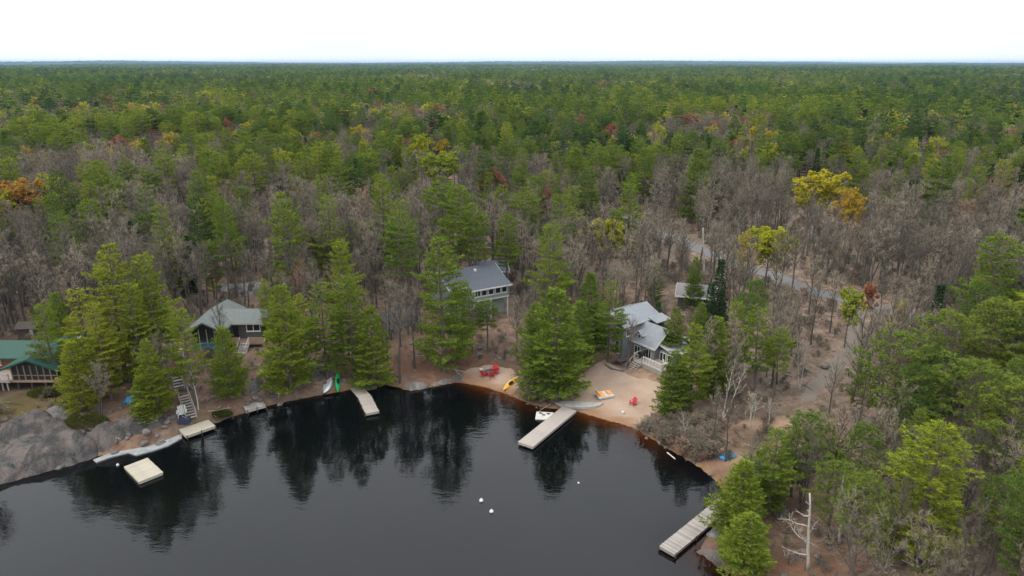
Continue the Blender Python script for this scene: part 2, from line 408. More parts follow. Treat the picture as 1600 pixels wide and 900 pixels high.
def H(x, y):
    x = np.asarray(x, float); y = np.asarray(y, float); sh = np.broadcast(x, y).shape
    x = np.broadcast_to(x, sh).ravel(); y = np.broadcast_to(y, sh).ravel()
    d = poly_dist(x, y, LK, LK2)
    beach = np.exp(-(((x - 11) / 7.5) ** 4)) * (y < 110) + np.exp(-(((x + 2) / 6.0) ** 4)) * (y < 92)
    beach = np.clip(beach, 0, 1)
    A = np.interp(x, AX, AV); L = np.interp(x, AX, LV)
    bank = (.42 * (1 - beach) + .04 * beach) * sstep(0, .8, d)
    dp = np.maximum(d, 0)
    h = bank + A * (1 - np.exp(-dp / L))
    n = fbm(x * .16, y * .16, 3, 4) - .5
    h = h + n * (1.4 - .9 * beach) * sstep(1, 9, d)
    h = h + (fbm(x * .011, y * .011, 11, 3) - .5) * 7.0 * sstep(50, 220, d)
    r = np.hypot(x, y)
    h = h + (fbm(x * .0011, y * .0011, 23, 3) - .5) * 16 * sstep(500, 2200, r)
    h = h + np.maximum(0, fbm(x * .00035, y * .00035, 31, 3) - .42) * 120 * sstep(4500, 13000, r)
    under = -np.minimum(.10 + .30 * (1 - .55 * beach) * (-d), 4.0)
    h = np.where(d < 0, under, h)
    return h.reshape(sh)
def axis(lo, hi, step, far, g=1.16):
    a = list(np.arange(lo, hi + 1e-6, step)); s = step; p = hi
    while p < far: s *= g; p += s; a.append(p)
    s = step; p = lo; b = []
    while p > -far: s *= g; p -= s; b.append(p)
    return np.array(b[::-1] + a)
gx = axis(-75, 75, .75, 22000); gy = axis(36, 150, .75, 22000)
GX, GY = np.meshgrid(gx, gy); GZ = H(GX, GY)
import bisect
_gx, _gy, _gz = gx.tolist(), gy.tolist(), GZ.tolist()
def hz(x, y):
    """height of the ground sheet itself at (x, y)"""
    x = float(x); y = float(y)
    i = min(max(bisect.bisect_right(_gx, x) - 1, 0), len(_gx) - 2); j = min(max(bisect.bisect_right(_gy, y) - 1, 0), len(_gy) - 2)
    a = (x - _gx[i]) / (_gx[i + 1] - _gx[i]); b = (y - _gy[j]) / (_gy[j + 1] - _gy[j])
    return (_gz[j][i] * (1 - a) + _gz[j][i + 1] * a) * (1 - b) + (_gz[j + 1][i] * (1 - a) + _gz[j + 1][i + 1] * a) * b
def G(u, v):
    """the point of the terrain that shows at pixel (u, v)"""
    d = ray(u, v); z = 2.0
    for _ in range(14):
        t = (z - CAMH) / d[2]; z = .5 * z + .5 * max(0, hz(d[0] * t, d[1] * t))
    t = (z - CAMH) / d[2]; return (d[0] * t, d[1] * t, hz(d[0] * t, d[1] * t))

nx, ny = len(gx), len(gy)
idx = np.arange(nx * ny).reshape(ny, nx)
quads = np.stack([idx[:-1, :-1], idx[:-1, 1:], idx[1:, 1:], idx[1:, :-1]], -1).reshape(-1, 4)
gme = np_mesh('ground', np.stack([GX.ravel(), GY.ravel(), GZ.ravel()], 1), [(quads, 0)], [M['ground']], True)
def set_attr(me, name, arr):
    a = me.attributes.new(name, 'FLOAT', 'POINT'); a.data.foreach_set('value', np.asarray(arr, np.float32).ravel())
gd = poly_dist(GX, GY, LK, LK2)
fx, fy = GX.ravel(), GY.ravel()
def blob(cx, cy, rx, ry, soft=.5, rot=0.0):
    c, s = math.cos(rot), math.sin(rot)
    X = (fx - cx) * c + (fy - cy) * s; Y = -(fx - cx) * s + (fy - cy) * c
    q = np.sqrt((X / rx) ** 2 + (Y / ry) ** 2) + (fbm(fx * .5, fy * .5, 77, 3) - .5) * .5
    return 1 - sstep(1 - soft, 1, q)
def gpx(u, v): return G(u, v)[:2]
duff = np.clip(np.exp(-np.maximum(gd, 0) / 13) * (fbm(fx * .12, fy * .12, 41, 3) * 1.5 - .12), 0, 1) * (gd > 0) * (fx < 30)
for (u, v, rx, ry, w) in [(650, 575, 6, 3.2, .9), (745, 565, 4, 3.5, .8), (560, 580, 5, 3, .7), (720, 425, 5, 5, .7), (1000, 690, 5, 3, .7), (380, 455, 6, 4, .6), (1240, 885, 6, 3, .9), (850, 400, 12, 10, .5), (960, 690, 5, 2, .5)]:
    c = gpx(u, v); duff = np.maximum(duff, w * blob(c[0], c[1], rx, ry, .7))
grass = np.zeros_like(fx)
for (u, v, rx, ry, w) in [(20, 640, 7, 4, .9), (80, 620, 6, 3, .7), (365, 440, 5, 3, .5), (780, 572, 2.5, 1.2, .5), (1180, 690, 5, 3, .3), (330, 655, 3, 1, .5), (740, 380, 5, 5, .3)]:
    c = gpx(u, v); grass = np.maximum(grass, w * blob(c[0], c[1], rx, ry, .7))
sandy = np.zeros_like(fx)
for (u, v, rx, ry, w) in [(1215, 663, 4.5, 1.8, .8), (1160, 720, 4, 2, .35), (1090, 730, 3, 2, .3), (380, 450, 4, 2, .3), (400, 378, 6, 4, .5), (960, 590, 10, 4, .5), (505, 600, 2, 1, .4)]:
    c = gpx(u, v); sandy = np.maximum(sandy, w * blob(c[0], c[1], rx, ry, .7))
set_attr(gme, 'duff', duff); set_attr(gme, 'grass', grass); set_attr(gme, 'sandy', sandy); set_attr(gme, 'bed', (gd < 0) * 1.0)
ground = bpy.data.objects.new('ground', gme); link(ground); tag(ground, 'brown leaf-littered forest floor rising from the lake', kind='structure')

# lake surface
wx = axis(-62, 40, .8, 260, 1.4); wy = axis(42, 90, .8, 260, 1.4)
WX, WY = np.meshgrid(wx, wy); wi = np.arange(WX.size).reshape(WX.shape)
wq = np.stack([wi[:-1, :-1], wi[:-1, 1:], wi[1:, 1:], wi[1:, :-1]], -1).reshape(-1, 4)
wd = poly_dist(WX, WY, LK, LK2); wd4 = wd[wq].min(1)
wq = wq[wd4 < 1.2]
lme = np_mesh('lake', np.stack([WX.ravel(), WY.ravel(), np.zeros(WX.size)], 1), [(wq, 0)], [M['water']], True)
wh = H(WX, WY).ravel()
bfac = np.clip(np.exp(-(((WX.ravel() - 11) / 6.5) ** 4)) + np.exp(-(((WX.ravel() + 2) / 6.0) ** 4)), .10, 1)
set_attr(lme, 'shallow', np.clip(np.exp(-np.maximum(-wh - .06, 0) / .26) * bfac, 0, 1) * .85)
lake = bpy.data.objects.new('lake', lme); link(lake); tag(lake, 'dark still lake reflecting the shore trees', kind='structure')

def drape(name, poly, mat, dz, step=.35, crown=0.0, label=None, wet=False, edge=.35):
    """a sheet that lies on the terrain inside a polygon with a ragged edge"""
    A = np.array(poly); B = np.roll(A, -1, 0)
    x = np.arange(A[:, 0].min() - step, A[:, 0].max() + step, step); y = np.arange(A[:, 1].min() - step, A[:, 1].max() + step, step)
    X, Y = np.meshgrid(x, y); d = -poly_dist(X, Y, A, B).reshape(X.shape)
    d = d + (fbm(X * .9, Y * .9, 5, 3) - .5) * edge * 2
    Z = H(X, Y) + np.minimum(dz + crown * np.clip(d, -.3, .6), .3)
    k = np.arange(X.size).reshape(X.shape)
    q = np.stack([k[:-1, :-1], k[:-1, 1:], k[1:, 1:], k[1:, :-1]], -1).reshape(-1, 4)
    q = q[d.ravel()[q].max(1) > 0]
    Z = np.where(d < 0, Z - .12 * np.minimum(1, -d * 3), Z)
    me = np_mesh(name, np.stack([X.ravel(), Y.ravel(), Z.ravel()], 1), [(q, 0)], [mat], True)
    if wet:
        wdist = poly_dist(X, Y, LK, LK2); w = 1 - sstep(.5, 2.6, wdist + (fbm(X * .35, Y * 1.2, 8, 3).ravel() - .5) * 2.2)
        set_attr(me, 'wet', w)
    o = bpy.data.objects.new(name, me); link(o); tag(o, label, kind='structure'); return o

beach_px = [(876, 612), (905, 590), (925, 573), (945, 562), (962, 573), (985, 588), (1010, 592), (1040, 600), (1030, 640), (1000, 662), (975, 664), (940, 655), (905, 643), (880, 636)]
drape('sand_beach', [gpx(u, v) for u, v in beach_px], M['sand'], .03, .3, .03, 'wide pale sand beach below the metal roofed house', True)
cove_px = [(713, 592), (735, 575), (765, 570), (800, 576), (812, 600), (800, 616), (760, 603), (730, 598)]
drape('sandy_cove', [gpx(u, v) for u, v in cove_px], M['sand'], .025, .3, .03, 'small sandy cove around the fire pit', True)

def ribbon(name, pts, width, mat, dz, label):
    pts = [Vector((x, y)) for x, y in pts]; L = []; acc = 0
    dense = []
    for a, b in zip(pts[:-1], pts[1:]):
        n = max(1, int((b - a).length / 1.0))
        dense += [a.lerp(b, k / n) for k in range(n)]
    dense.append(pts[-1])
    for _ in range(6): dense = [dense[0]] + [(dense[i - 1] + dense[i] * 2 + dense[i + 1]) / 4 for i in range(1, len(dense) - 1)] + [dense[-1]]
    V = []; m = 9
    for i, p in enumerate(dense):
        t = (dense[min(i + 1, len(dense) - 1)] - dense[max(i - 1, 0)]).normalized(); n = Vector((-t.y, t.x))
        w = width * (1 + .3 * (vnoise(i * .3, 0, 4) - .5)) * min(1, .35 + i / 9)
        for k in range(m):
            s = k / (m - 1) - .5; q = p + n * (w * s); V.append((q.x, q.y, 0.10 - .9 * max(0, abs(s) - .42)))
    V = np.array(V); V[:, 2] += H(V[:, 0], V[:, 1]) + dz
    k = np.arange(len(V)).reshape(-1, m)
    q = np.stack([k[:-1, :-1], k[:-1, 1:], k[1:, 1:], k[1:, :-1]], -1).reshape(-1, 4)
    o = bpy.data.objects.new(name, np_mesh(name, V, [(q, 0)], [mat], True)); link(o); tag(o, label, kind='structure')
    return [(p.x, p.y) for p in dense]
ROAD = ribbon('road', [gpx(u, v) for u, v in [(960, 330), (1000, 350), (1045, 369), (1090, 390), (1140, 409), (1190, 427), (1240, 446), (1290, 461), (1340, 474), (1400, 492), (1480, 512), (1600, 535)]], 3.8, M['road'], .05, 'grey gravel road running through the bare wood')
TRACK = [gpx(u, v) for u, v in [(1250, 632), (1275, 605), (1295, 585), (1318, 562), (1330, 540), (1336, 515), (1345, 485)]]
TRACK = [tuple(np.array(a) * (1 - k / 8) + np.array(b) * k / 8) for a, b in zip(TRACK[:-1], TRACK[1:]) for k in range(8)]
_t = np.array(TRACK); _n = np.gradient(_t, axis=0); _n = np.stack([-_n[:, 1], _n[:, 0]], 1) / np.linalg.norm(_n, axis=1, keepdims=True)
_w = .95 * np.minimum(1, .3 + np.arange(len(_t)) / 10)[:, None]
drape('dirt_track', [tuple(p) for p in np.concatenate([_t + _n * _w, (_t - _n * _w)[::-1]])], M['track'], .03, .35, .02, 'pale dirt track from the road to the clearing by the lake', edge=.75)
DRIVE = ribbon('footpath', [gpx(u, v) for u, v in [(330, 382), (380, 377), (440, 378), (520, 374)]], 3.0, M['track'], .04, 'pale dirt lane behind the cottages')

# ------------------------------------------------------------------ rocks
def rock_patch(name, px, bulge, seed, mat, label, lift=.0, step=.3, rough=1.0, world=None):
    poly = [gpx(u, v) for u, v in px] if world is None else world
    A = np.array(poly); B = np.roll(A, -1, 0)
    x = np.arange(A[:, 0].min() - .6, A[:, 0].max() + .6, step); y = np.arange(A[:, 1].min() - .6, A[:, 1].max() + .6, step)
    X, Y = np.meshgrid(x, y); d = -poly_dist(X, Y, A, B).reshape(X.shape) + (fbm(X * .6, Y * .6, seed, 3) - .5) * 1.4
    n = fbm(X * .35, Y * .35, seed + 1, 4)
    st = fbm(X * .22 + Y * .1, Y * .5, seed + 2, 3) * 5; ledge = np.floor(st) + sstep(.62, 1, st - np.floor(st))
    crack = np.minimum(1, np.abs(fbm(X * .25, Y * .25, seed + 5, 2) - .5) * 22)
    crack2 = np.minimum(1, np.abs(fbm(X * .3 + 7, Y * .18, seed + 9, 2) - .5) * 26)
    hgt = bulge * sstep(-.3, 1.3, d) * (.62 + .38 * n + .13 * rough * ledge) * (.80 + .20 * crack) * (.86 + .14 * crack2)
    hgt = hgt + bulge * .16 * (fbm(X * 1.5, Y * 1.5, seed + 13, 3) - .5) * sstep(-.2, .6, d)
    Z = np.maximum(H(X, Y), -.5) + hgt + lift - .25 * (d < .0)
    k = np.arange(X.size).reshape(X.shape)
    q = np.stack([k[:-1, :-1], k[:-1, 1:], k[1:, 1:], k[1:, :-1]], -1).reshape(-1, 4)
    q = q[d.ravel()[q].max(1) > -.3]
    # thickness: a skirt that drops below the soil
    me = np_mesh(name, np.stack([X.ravel(), Y.ravel(), Z.ravel()], 1), [(q, 0)], [mat], True)
    o = bpy.data.objects.new(name, me); link(o)
    s = o.modifiers.new('solid', 'SOLIDIFY'); s.thickness = .5; s.offset = -1
    return tag(o, label, 'rock')
rock_patch('rock_outcrop', [(-60, 782), (0, 762), (60, 745), (110, 731), (150, 716), (150, 690), (120, 668), (95, 655), (60, 640), (30, 655), (-20, 680), (-60, 700)], .95, 101, M['rock'], 'big smooth pink granite slab at the lake edge below the green roofed cottage', step=.22)
rock_patch('rock_outcrop', [(118, 690), (150, 705), (190, 690), (240, 672), (255, 655), (232, 645), (190, 660), (150, 672)], 1.1, 131, M['rock'], 'broken dark granite ledge behind the pale stone landing', step=.22)
rock_patch('rock_outcrop', [(62, 650), (82, 637), (105, 632), (118, 642), (110, 660), (80, 668)], .8, 141, M['rock_pale'], 'pale rock knob with dark lichen above the big slab', step=.25)
rock_patch('shore_slab', [(624, 606), (640, 612), (672, 606), (700, 600), (722, 590), (716, 586), (690, 592), (660, 597), (630, 600)], .55, 151, M['rock_pale'], 'long pale rock slab at the water between small dock and cove', step=.22)
rock_patch('rock_outcrop', [(600, 520), (640, 515), (660, 490), (650, 468), (615, 470), (590, 490)], .5, 161, M['rock_grey'], 'grey bare bedrock slope left of the slate roofed house', step=.35)
rock_patch('rock_outcrop', [(452, 592), (470, 600), (488, 585), (480, 560), (462, 560)], .7, 171, M['rock_grey'], 'grey ledge between the shore pines', step=.3)
rock_patch('rock_outcrop', [(388, 612), (400, 618), (418, 605), (412, 590), (396, 595)], .9, 181, M['rock_grey'], 'dark rock step behind the small grey shore deck', step=.25)
rock_patch('rock_outcrop', [(330, 466), (400, 462), (440, 452), (400, 440), (345, 444)], .35, 191, M['rock_pale'], 'low flat bedrock in the clearing behind the grey roofed cottage', step=.35)
rock_patch('shore_slab', [(1096, 835), (1120, 812), (1150, 815), (1150, 848), (1118, 842)], .6, 201, M['rock_pale'], 'rounded tan rock beside the long plank dock', step=.2)
rock_patch('shore_slab', [(1086, 862), (1104, 852), (1150, 868), (1160, 892), (1125, 888)], .6, 211, M['rock'], 'reddish rounded rock at the bottom shore under the pines', step=.2)
rock_patch('shore_slab', [(532, 620), (548, 622), (572, 616), (598, 606), (585, 600), (555, 610)], .4, 221, M['rock_pale'], 'low pale rock at the root of the small dock', step=.2)
rock_patch('shore_slab', [(470, 588), (500, 592), (520, 575), (500, 560), (475, 566)], .5, 231, M['rock_grey'], 'sloping grey rock above the green kayak', step=.25)

def boulder_mesh(seed):
    import bmesh
    bm = bmesh.new(); bmesh.ops.create_icosphere(bm, subdivisions=3, radius=1)
    rng = random.Random(seed); offs = [(Vector((rng.gauss(0, 1), rng.gauss(0, 1), rng.gauss(0, 1))).normalized(), rng.uniform(.55, .9)) for _ in range(9)]
    for v in bm.verts:
        p = v.co.copy()
        for n, k in offs:
            e = p.dot(n) - k
            if e > 0: p -= n * e * .85
        v.co = Vector((p.x * 1.2, p.y, p.z * .7)) * (1 + .05 * rng.uniform(-1, 1))
    me = bpy.data.meshes.new('boulder'); bm.to_mesh(me); bm.free(); me.materials.append(M['rock_grey' if seed % 2 else 'rock_pale']); return me
BOULD = [boulder_mesh(s) for s in range(6)]
rng = random.Random(5)
def boulder(x, y, r, label, group, sink=.3):
    o = bpy.data.objects.new('boulder', rng.choice(BOULD)); o.location = (x, y, max(hz(x, y), -.25) + r * (.7 - sink) * .55)
    o.scale = (r, r * rng.uniform(.7, 1.1), r * rng.uniform(.7, 1.1)); o.rotation_euler = (rng.uniform(-.2, .2), rng.uniform(-.2, .2), rng.uniform(0, 6.3))
    link(o); return tag(o, label, 'rock', group)
ORD = ['first', 'second', 'third', 'fourth', 'fifth', 'sixth', 'seventh', 'eighth', 'ninth', 'tenth', 'eleventh', 'twelfth', 'thirteenth', 'fourteenth', 'fifteenth', 'sixteenth', 'seventeenth', 'eighteenth', 'nineteenth', 'twentieth']
def ordw(k):
    if k < 20: return ORD[k]
    t = ['twenty', 'thirty', 'forty', 'fifty', 'sixty'][(k + 1) // 10 - 2]; r = (k + 1) % 10
    return t + '-' + ORD[r - 1] if r else t[:-1] + 'ieth'
def shore_boulders(n, u0, u1, label, group, r0=.15, r1=.5, back=1.6):
    us = [p[0] for p in shore_px[:32]]; vs = [p[1] for p in shore_px[:32]]
    for k, u in enumerate(sorted(rng.uniform(u0, u1) for _ in range(n))):
        v = float(np.interp(u, us, vs)); x, y, _z = P(u, v); a = rng.uniform(-.5, back); r = rng.uniform(r0, r1)
        boulder(x + rng.uniform(-.3, .3), y + a, r * (1 if a > .5 else .8), ('large ' if r > r0 + .7 * (r1 - r0) else 'small ' if r < r0 + .3 * (r1 - r0) else '') + label + ', ' + ordw(k) + ' from the left', group)
shore_boulders(26, 100, 260, 'broken rock on the granite left shore', 'rocks on the left shore', .2, .75, 4)
shore_boulders(34, 330, 560, 'shore rock between landing deck and small dock', 'rocks on the middle shore', .15, .5, 2)
shore_boulders(10, 800, 880, 'rock on the brushy bank beside the long dock', 'rocks on the brushy bank', .12, .3, 1.2)
shore_boulders(14, 1000, 1120, 'rock along the right brush shore', 'rocks on the right shore', .12, .35, 1.5)
for (u, v, r, lb) in [(222, 545 + 100, .5, 'grey boulder beside the lower pine trunks above the ledge'), (290, 610, .55, 'rounded boulder at the foot of the lake stairs'), (437, 632, .45, 'squarish flat rock at the waterline right of the shore deck'), (495, 585, .6, 'dark boulder uphill of the aluminium boat'), (1290, 575, .6, 'boulder by the dirt track'), (750, 545, .5, 'dark boulder at the uphill edge of the sandy cove'), (692, 575, .4, 'black boulder beneath the tall central pine')]:
    x, y, z = G(u, v); boulder(x, y, r, lb, None, .2)

# ------------------------------------------------------------------ building helpers (local frame: x along the front, -y is the front)
def fmap(face, plane):
    if face == 'f': return lambda a, b, o: (a, plane - o, b)
    if face == 'b': return lambda a, b, o: (a, plane + o, b)
    if face == 'l': return lambda a, b, o: (plane - o, a, b)
    return lambda a, b, o: (plane + o, a, b)
def fbox(mb, mp, a0, a1, b0, b1, o0, o1):
    p = [mp(a0, b0, o0), mp(a1, b0, o0), mp(a1, b0, o1), mp(a0, b0, o1), mp(a0, b1, o0), mp(a1, b1, o0), mp(a1, b1, o1), mp(a0, b1, o1)]
    xs, ys, zs = zip(*p); return mb.box(min(xs), max(xs), min(ys), max(ys), min(zs), max(zs))
def win(parent, face, plane, a0, a1, z0, z1, mull=0, frame='white_paint', glass='glass', fw=.09, name='window'):
    mp = fmap(face, plane); mb = MB()
    fbox(mb, mp, a0, a0 + fw, z0, z1, -.02, .07); fbox(mb, mp, a1 - fw, a1, z0, z1, -.02, .07)
    fbox(mb, mp, a0 + fw, a1 - fw, z0, z0 + fw, -.02, .065); fbox(mb, mp, a0 + fw, a1 - fw, z1 - fw, z1, -.02, .065)
    for k in range(mull):
        c = a0 + (a1 - a0) * (k + 1) / (mull + 1); fbox(mb, mp, c - fw * .45, c + fw * .45, z0 + fw, z1 - fw, -.02, .06)
    w = mb.build(name, M[frame], parent)
    n = mull + 1
    for k in range(n):
        l = a0 + (a1 - a0) * k / n + fw * .5; r = a0 + (a1 - a0) * (k + 1) / n - fw * .5
        fbox(MB(), mp, l, r, z0 + fw * .6, z1 - fw * .6, -.01, .02).build('pane', M[glass], w)
    if name == 'window': fbox(MB(), mp, a0 - .06, a1 + .06, z0 - .06, z0 - .003, -.01, .12).build('sill', M[frame], w)
    return w
def gable_roof(parent, x0, x1, y0, y1, ze, zr, ax, mat, oh=.35, t=.13, trim=None, name='roof'):
    """ridge along ax at the middle; ze is the wall-top height under the roof"""
    mb = MB(); tm = MB()
    if ax == 'x':
        ym = (y0 + y1) / 2; s = (zr - ze) / (ym - y0); X0, X1 = x0 - oh, x1 + oh
        for sg, ye in ((-1, y0 - oh), (1, y1 + oh)):
            zz = ze - s * oh
            a, b = ((X0, ye, zz + t), (X1, ye, zz + t)); c, d = ((X1, ym, zr + t), (X0, ym, zr + t))
            mb.slab(*((a, b, c, d) if sg < 0 else (b, a, d, c)), t)
            tm.box(X0, X1, min(ye, ye + sg * .04), max(ye, ye + sg * .04), zz - .14, zz + t - .004)
            for X, e in ((X0, -.04), (X1, .04)):
                tm.hexa([(min(X, X + e), ye, zz - .10), (max(X, X + e), ye, zz - .10), (max(X, X + e), ym, zr - .10), (min(X, X + e), ym, zr - .10),
                         (min(X, X + e), ye, zz + t - .006), (max(X, X + e), ye, zz + t - .006), (max(X, X + e), ym, zr + t - .006), (min(X, X + e), ym, zr + t - .006)])
    else:
        xm = (x0 + x1) / 2; s = (zr - ze) / (xm - x0); Y0, Y1 = y0 - oh, y1 + oh
        for sg, xe in ((-1, x0 - oh), (1, x1 + oh)):
            zz = ze - s * oh
            a, b = ((xe, Y0, zz + t), (xe, Y1, zz + t)); c, d = ((xm, Y1, zr + t), (xm, Y0, zr + t))
            mb.slab(*((b, a, d, c) if sg < 0 else (a, b, c, d)), t)
            tm.box(min(xe, xe + sg * .04), max(xe, xe + sg * .04), Y0, Y1, zz - .14, zz + t - .004)
            for Y, e in ((Y0, -.04), (Y1, .04)):
                tm.hexa([(xe, min(Y, Y + e), zz - .10), (xm, min(Y, Y + e), zr - .10), (xm, max(Y, Y + e), zr - .10), (xe, max(Y, Y + e), zz - .10),
                         (xe, min(Y, Y + e), zz + t - .006), (xm, min(Y, Y + e), zr + t - .006), (xm, max(Y, Y + e), zr + t - .006), (xe, max(Y, Y + e), zz + t - .006)])
    r = mb.build(name, M[mat], parent)
    if trim: tm.build('fascia', M[trim], r)
    return r
def gable_wall(parent, x0, x1, y0, y1, z0, ze, zr, ax, mat, name='wall'):
    mb = MB()
    if ax == 'x':
        ym = (y0 + y1) / 2; pr = [(y0, z0), (y1, z0), (y1, ze), (ym, zr), (y0, ze)]
        vs = [(x0, a, b) for a, b in pr] + [(x1, a, b) for a, b in pr]
    else:
        xm = (x0 + x1) / 2; pr = [(x0, z0), (x1, z0), (x1, ze), (xm, zr), (x0, ze)]
        vs = [(a, y1, b) for a, b in pr] + [(a, y0, b) for a, b in pr]
    mb.add(vs, [(0, 1, 2, 3, 4), (9, 8, 7, 6, 5)] + [(i, i + 5, (i + 1) % 5 + 5, (i + 1) % 5) for i in range(5)])
    return mb.build(name, M[mat], parent)
def stairs(parent, a, b, width, n, mat='wood_grey', rail=True, name='stair'):
    """flight from a (low) to b (high), local points"""
    a, b = Vector(a), Vector(b); d = Vector((b.x - a.x, b.y - a.y, 0)).normalized(); s = Vector((-d.y, d.x, 0)) * width / 2
    st = MB()
    for q in (s, -s): st.bar(a + q + Vector((0, 0, -.05)), b + q + Vector((0, 0, -.05)), .05, .22)
    root = st.build(name, M[mat], parent)
    run = Vector((b.x - a.x, b.y - a.y, 0)).length / n
    for k in range(n):
        p = a.lerp(b, (k + .5) / n)
        t = MB(); t.bar(p - s * .98 + Vector((0, 0, .06)), p + s * .98 + Vector((0, 0, .06)), max(.22, run * .8), .045); t.build('tread', M[mat], root)
    if rail:
        for q in (s, -s):
            r = MB(); up = Vector((0, 0, .9)); r.bar(a + q + up, b + q + up, .06, .09)
            for k in (0, .5, 1): p = a.lerp(b, k) + q; r.bar(p, p + up, .07)
            r.build('handrail', M[mat], root)
    return root
def railing(parent, pts, h=.95, mat='wood_grey', gap=1.2, infill=.14):
    for a, b in zip(pts[:-1], pts[1:]):
        a, b = Vector(a), Vector(b); L = (b - a).length; n = max(1, round(L / gap)); r = MB(); up = Vector((0, 0, h))
        r.bar(a + up, b + up, .09, .05); r.bar(a + Vector((0, 0, .12)), b + Vector((0, 0, .12)), .05, .05)
        m = int(L / infill)
        for k in range(1, m): p = a.lerp(b, k / m); r.bar(p + Vector((0, 0, .12)), p + Vector((0, 0, h - .02)), .025)
        o = r.build('railing', M[mat], parent)
        for k in range(n + 1):
            p = a.lerp(b, k / n); MB().bar(p - Vector((0, 0, .05)), p + up + Vector((0, 0, .08)), .09).build('post', M[mat], o)
CLEAR = []          # (x, y, r): no auto tree here
PADS = []

# ---- metal roofed house by the beach
h4x, h4y = 15.3, 88.3; R4 = math.radians(37)
Z4 = hz(15.5, 84) - .1
h = thing('lake_house', 'two storey house with light grey metal roofs and deck behind the sand beach', 'house', (h4x, h4y, Z4), R4)
gable_wall(h, 0, 6.6, 0, 5.0, -1.0, 5.0, 6.05, 'x', 'siding_grey')
gable_roof(h, 0, 6.6, 0, 5.0, 5.0, 6.1, 'x', 'roof_metal', .45, .12, 'white_paint')
win(h, 'l', 0, .6, 1.5, .5, 2.3); win(h, 'l', 0, 2.4, 3.6, .7, 2.0, 1); win(h, 'l', 0, .6, 1.5, 3.2, 4.3); win(h, 'l', 0, 2.6, 3.5, 3.2, 4.3)
win(h, 'f', 0, .5, 1.5, 3.1, 4.2)
# front wing with a ridge running towards the lake
gable_wall(h, 1.5, 6.2, -4.4, -.003, -1.0, 2.9, 4.7, 'y', 'siding_grey')
gable_roof(h, 1.5, 6.2, -4.4, -.5, 2.9, 4.75, 'y', 'roof_metal', .4, .12, 'white_paint')
mb = MB(); mb.slab((4.6, -1.9, 4.75), (7.5, -1.9, 4.75), (7.5, -.06, 5.15), (4.6, -.06, 5.15), .12); mb.build('shed_roof', M['roof_metal'], h)
win(h, 'l', 1.5, -3.9, -2.9, .6, 2.2, 1); win(h, 'l', 1.5, -1.9, -.8, .7, 2.0, 1)
# dormer on the wing
gable_wall(h, 1.75, 2.9, -1.9, -.8, 2.9, 3.75, 4.15, 'x', 'siding_grey', 'dormer'); gable_roof(h, 1.7, 2.9, -1.9, -.8, 3.75, 4.2, 'x', 'roof_metal', .15, .08, 'white_paint', 'dormer_roof')
win(h, 'l', 1.75, -1.65, -1.05, 3.05, 3.65)
# sunroom with a pale roof
MB().box(2.3, 6.6, -7.2, -4.403, -1.0, 2.35).build('sunroom_wall', M['siding_grey'], h)
mb = MB(); mb.slab((1.9, -7.6, 2.50), (7.0, -7.6, 2.50), (7.0, -4.86, 3.15), (1.9, -4.86, 3.15), .12); rf = mb.build('porch_roof', M['roof_pale'], h)
mb = MB(); mb.box(1.9, 7.0, -7.66, -7.605, 2.28, 2.5); mb.build('fascia', M['white_paint'], rf)
win(h, 'l', 2.3, -6.9, -6.0, .1, 2.1, 0, name='door'); win(h, 'l', 2.3, -5.8, -4.7, .5, 2.1, 1)
for a in (2.45, 3.85, 5.25): win(h, 'f', -7.2, a, a + 1.25, .5, 2.1)
# deck
dk = MB().box(-.6, 2.29, -7.6, -2.6, .75, .92).build('deck', M['wood_pale'], h)
MB().box(-.55, 2.2, -7.55, -2.7, -.9, .745).build('deck_skirt', M['siding_sage'], h)
railing(h, [(-.5, -4.3, .92), (-.5, -7.5, .92), (2.2, -7.5, .92)], .95, 'white_paint', 1.1, .5)
railing(h, [(-.5, -2.65, .92), (1.4, -2.65, .92)], .95, 'white_paint', 1.0, .5)
stairs(h, (-2.3, -3.5, -.12), (-.6, -3.5, .9), 1.3, 6, 'wood_pale')
# patio left of the deck
pat = [(-3.4, -.2), (-3.6, -1.8), (-3.0, -3.2), (-2.35, -2.75), (-.7, -2.75), (-.7, -.15), (-1.5, .6), (-2.2, 2.0), (-3.4, 2.0)]
MB().prism(pat, -.5, .06).build('patio', M['paver'], h)
wall_m = MB()
for i in range(3):
    a, b = pat[i], pat[i + 1]; wall_m.bar((a[0] - .16, a[1], -.05), (b[0] - .16, b[1], -.05), .28, .5)
wall_m.build('retaining_wall', M['rock_grey'], h)
CLEAR += [(h4x + 1.5, h4y, 7.5), (19, 84, 7)]
def loc4(x, y, z):
    c, s = math.cos(R4), math.sin(R4); return (h4x + x * c - y * s, h4y + x * s + y * c, Z4 + z)

# ---- slate roofed house on posts
R3 = math.radians(30); x3, y3 = -5.8, 96.4; Z3 = hz(-3, 98)
zf, ze = 6.3 - Z3, 8.35 - Z3
h = thing('raised_house', 'slate grey roofed house raised on white posts above the slope', 'house', (x3, y3, Z3), R3)
gable_wall(h, -3.0, 6.0, 1.2, 8.4, -.6, ze + .2, ze + 1.75, 'x', 'siding_sage')
gable_roof(h, -3.0, 6.0, 1.2, 8.4, ze + .2, ze + 1.8, 'x', 'roof_slate', .4, .13, 'white_paint')
MB().box(0, 6.0, -.2, 1.197, zf, ze - .05).build('sunporch_wall', M['siding_sage'], h)
mb = MB(); mb.slab((-.4, -.7, ze - .02), (6.35, -.7, ze - .02), (6.35, 1.9, ze + .72), (-.4, 1.9, ze + .72), .12); r = mb.build('porch_roof', M['roof_slate'], h)
MB().box(-.4, 6.35, -.76, -.705, ze - .24, ze - .03).build('fascia', M['white_paint'], r)
MB().box(-.05, 6.05, -.23, -.203, zf - .02, zf + .16).build('trim_board', M['white_paint'], h)
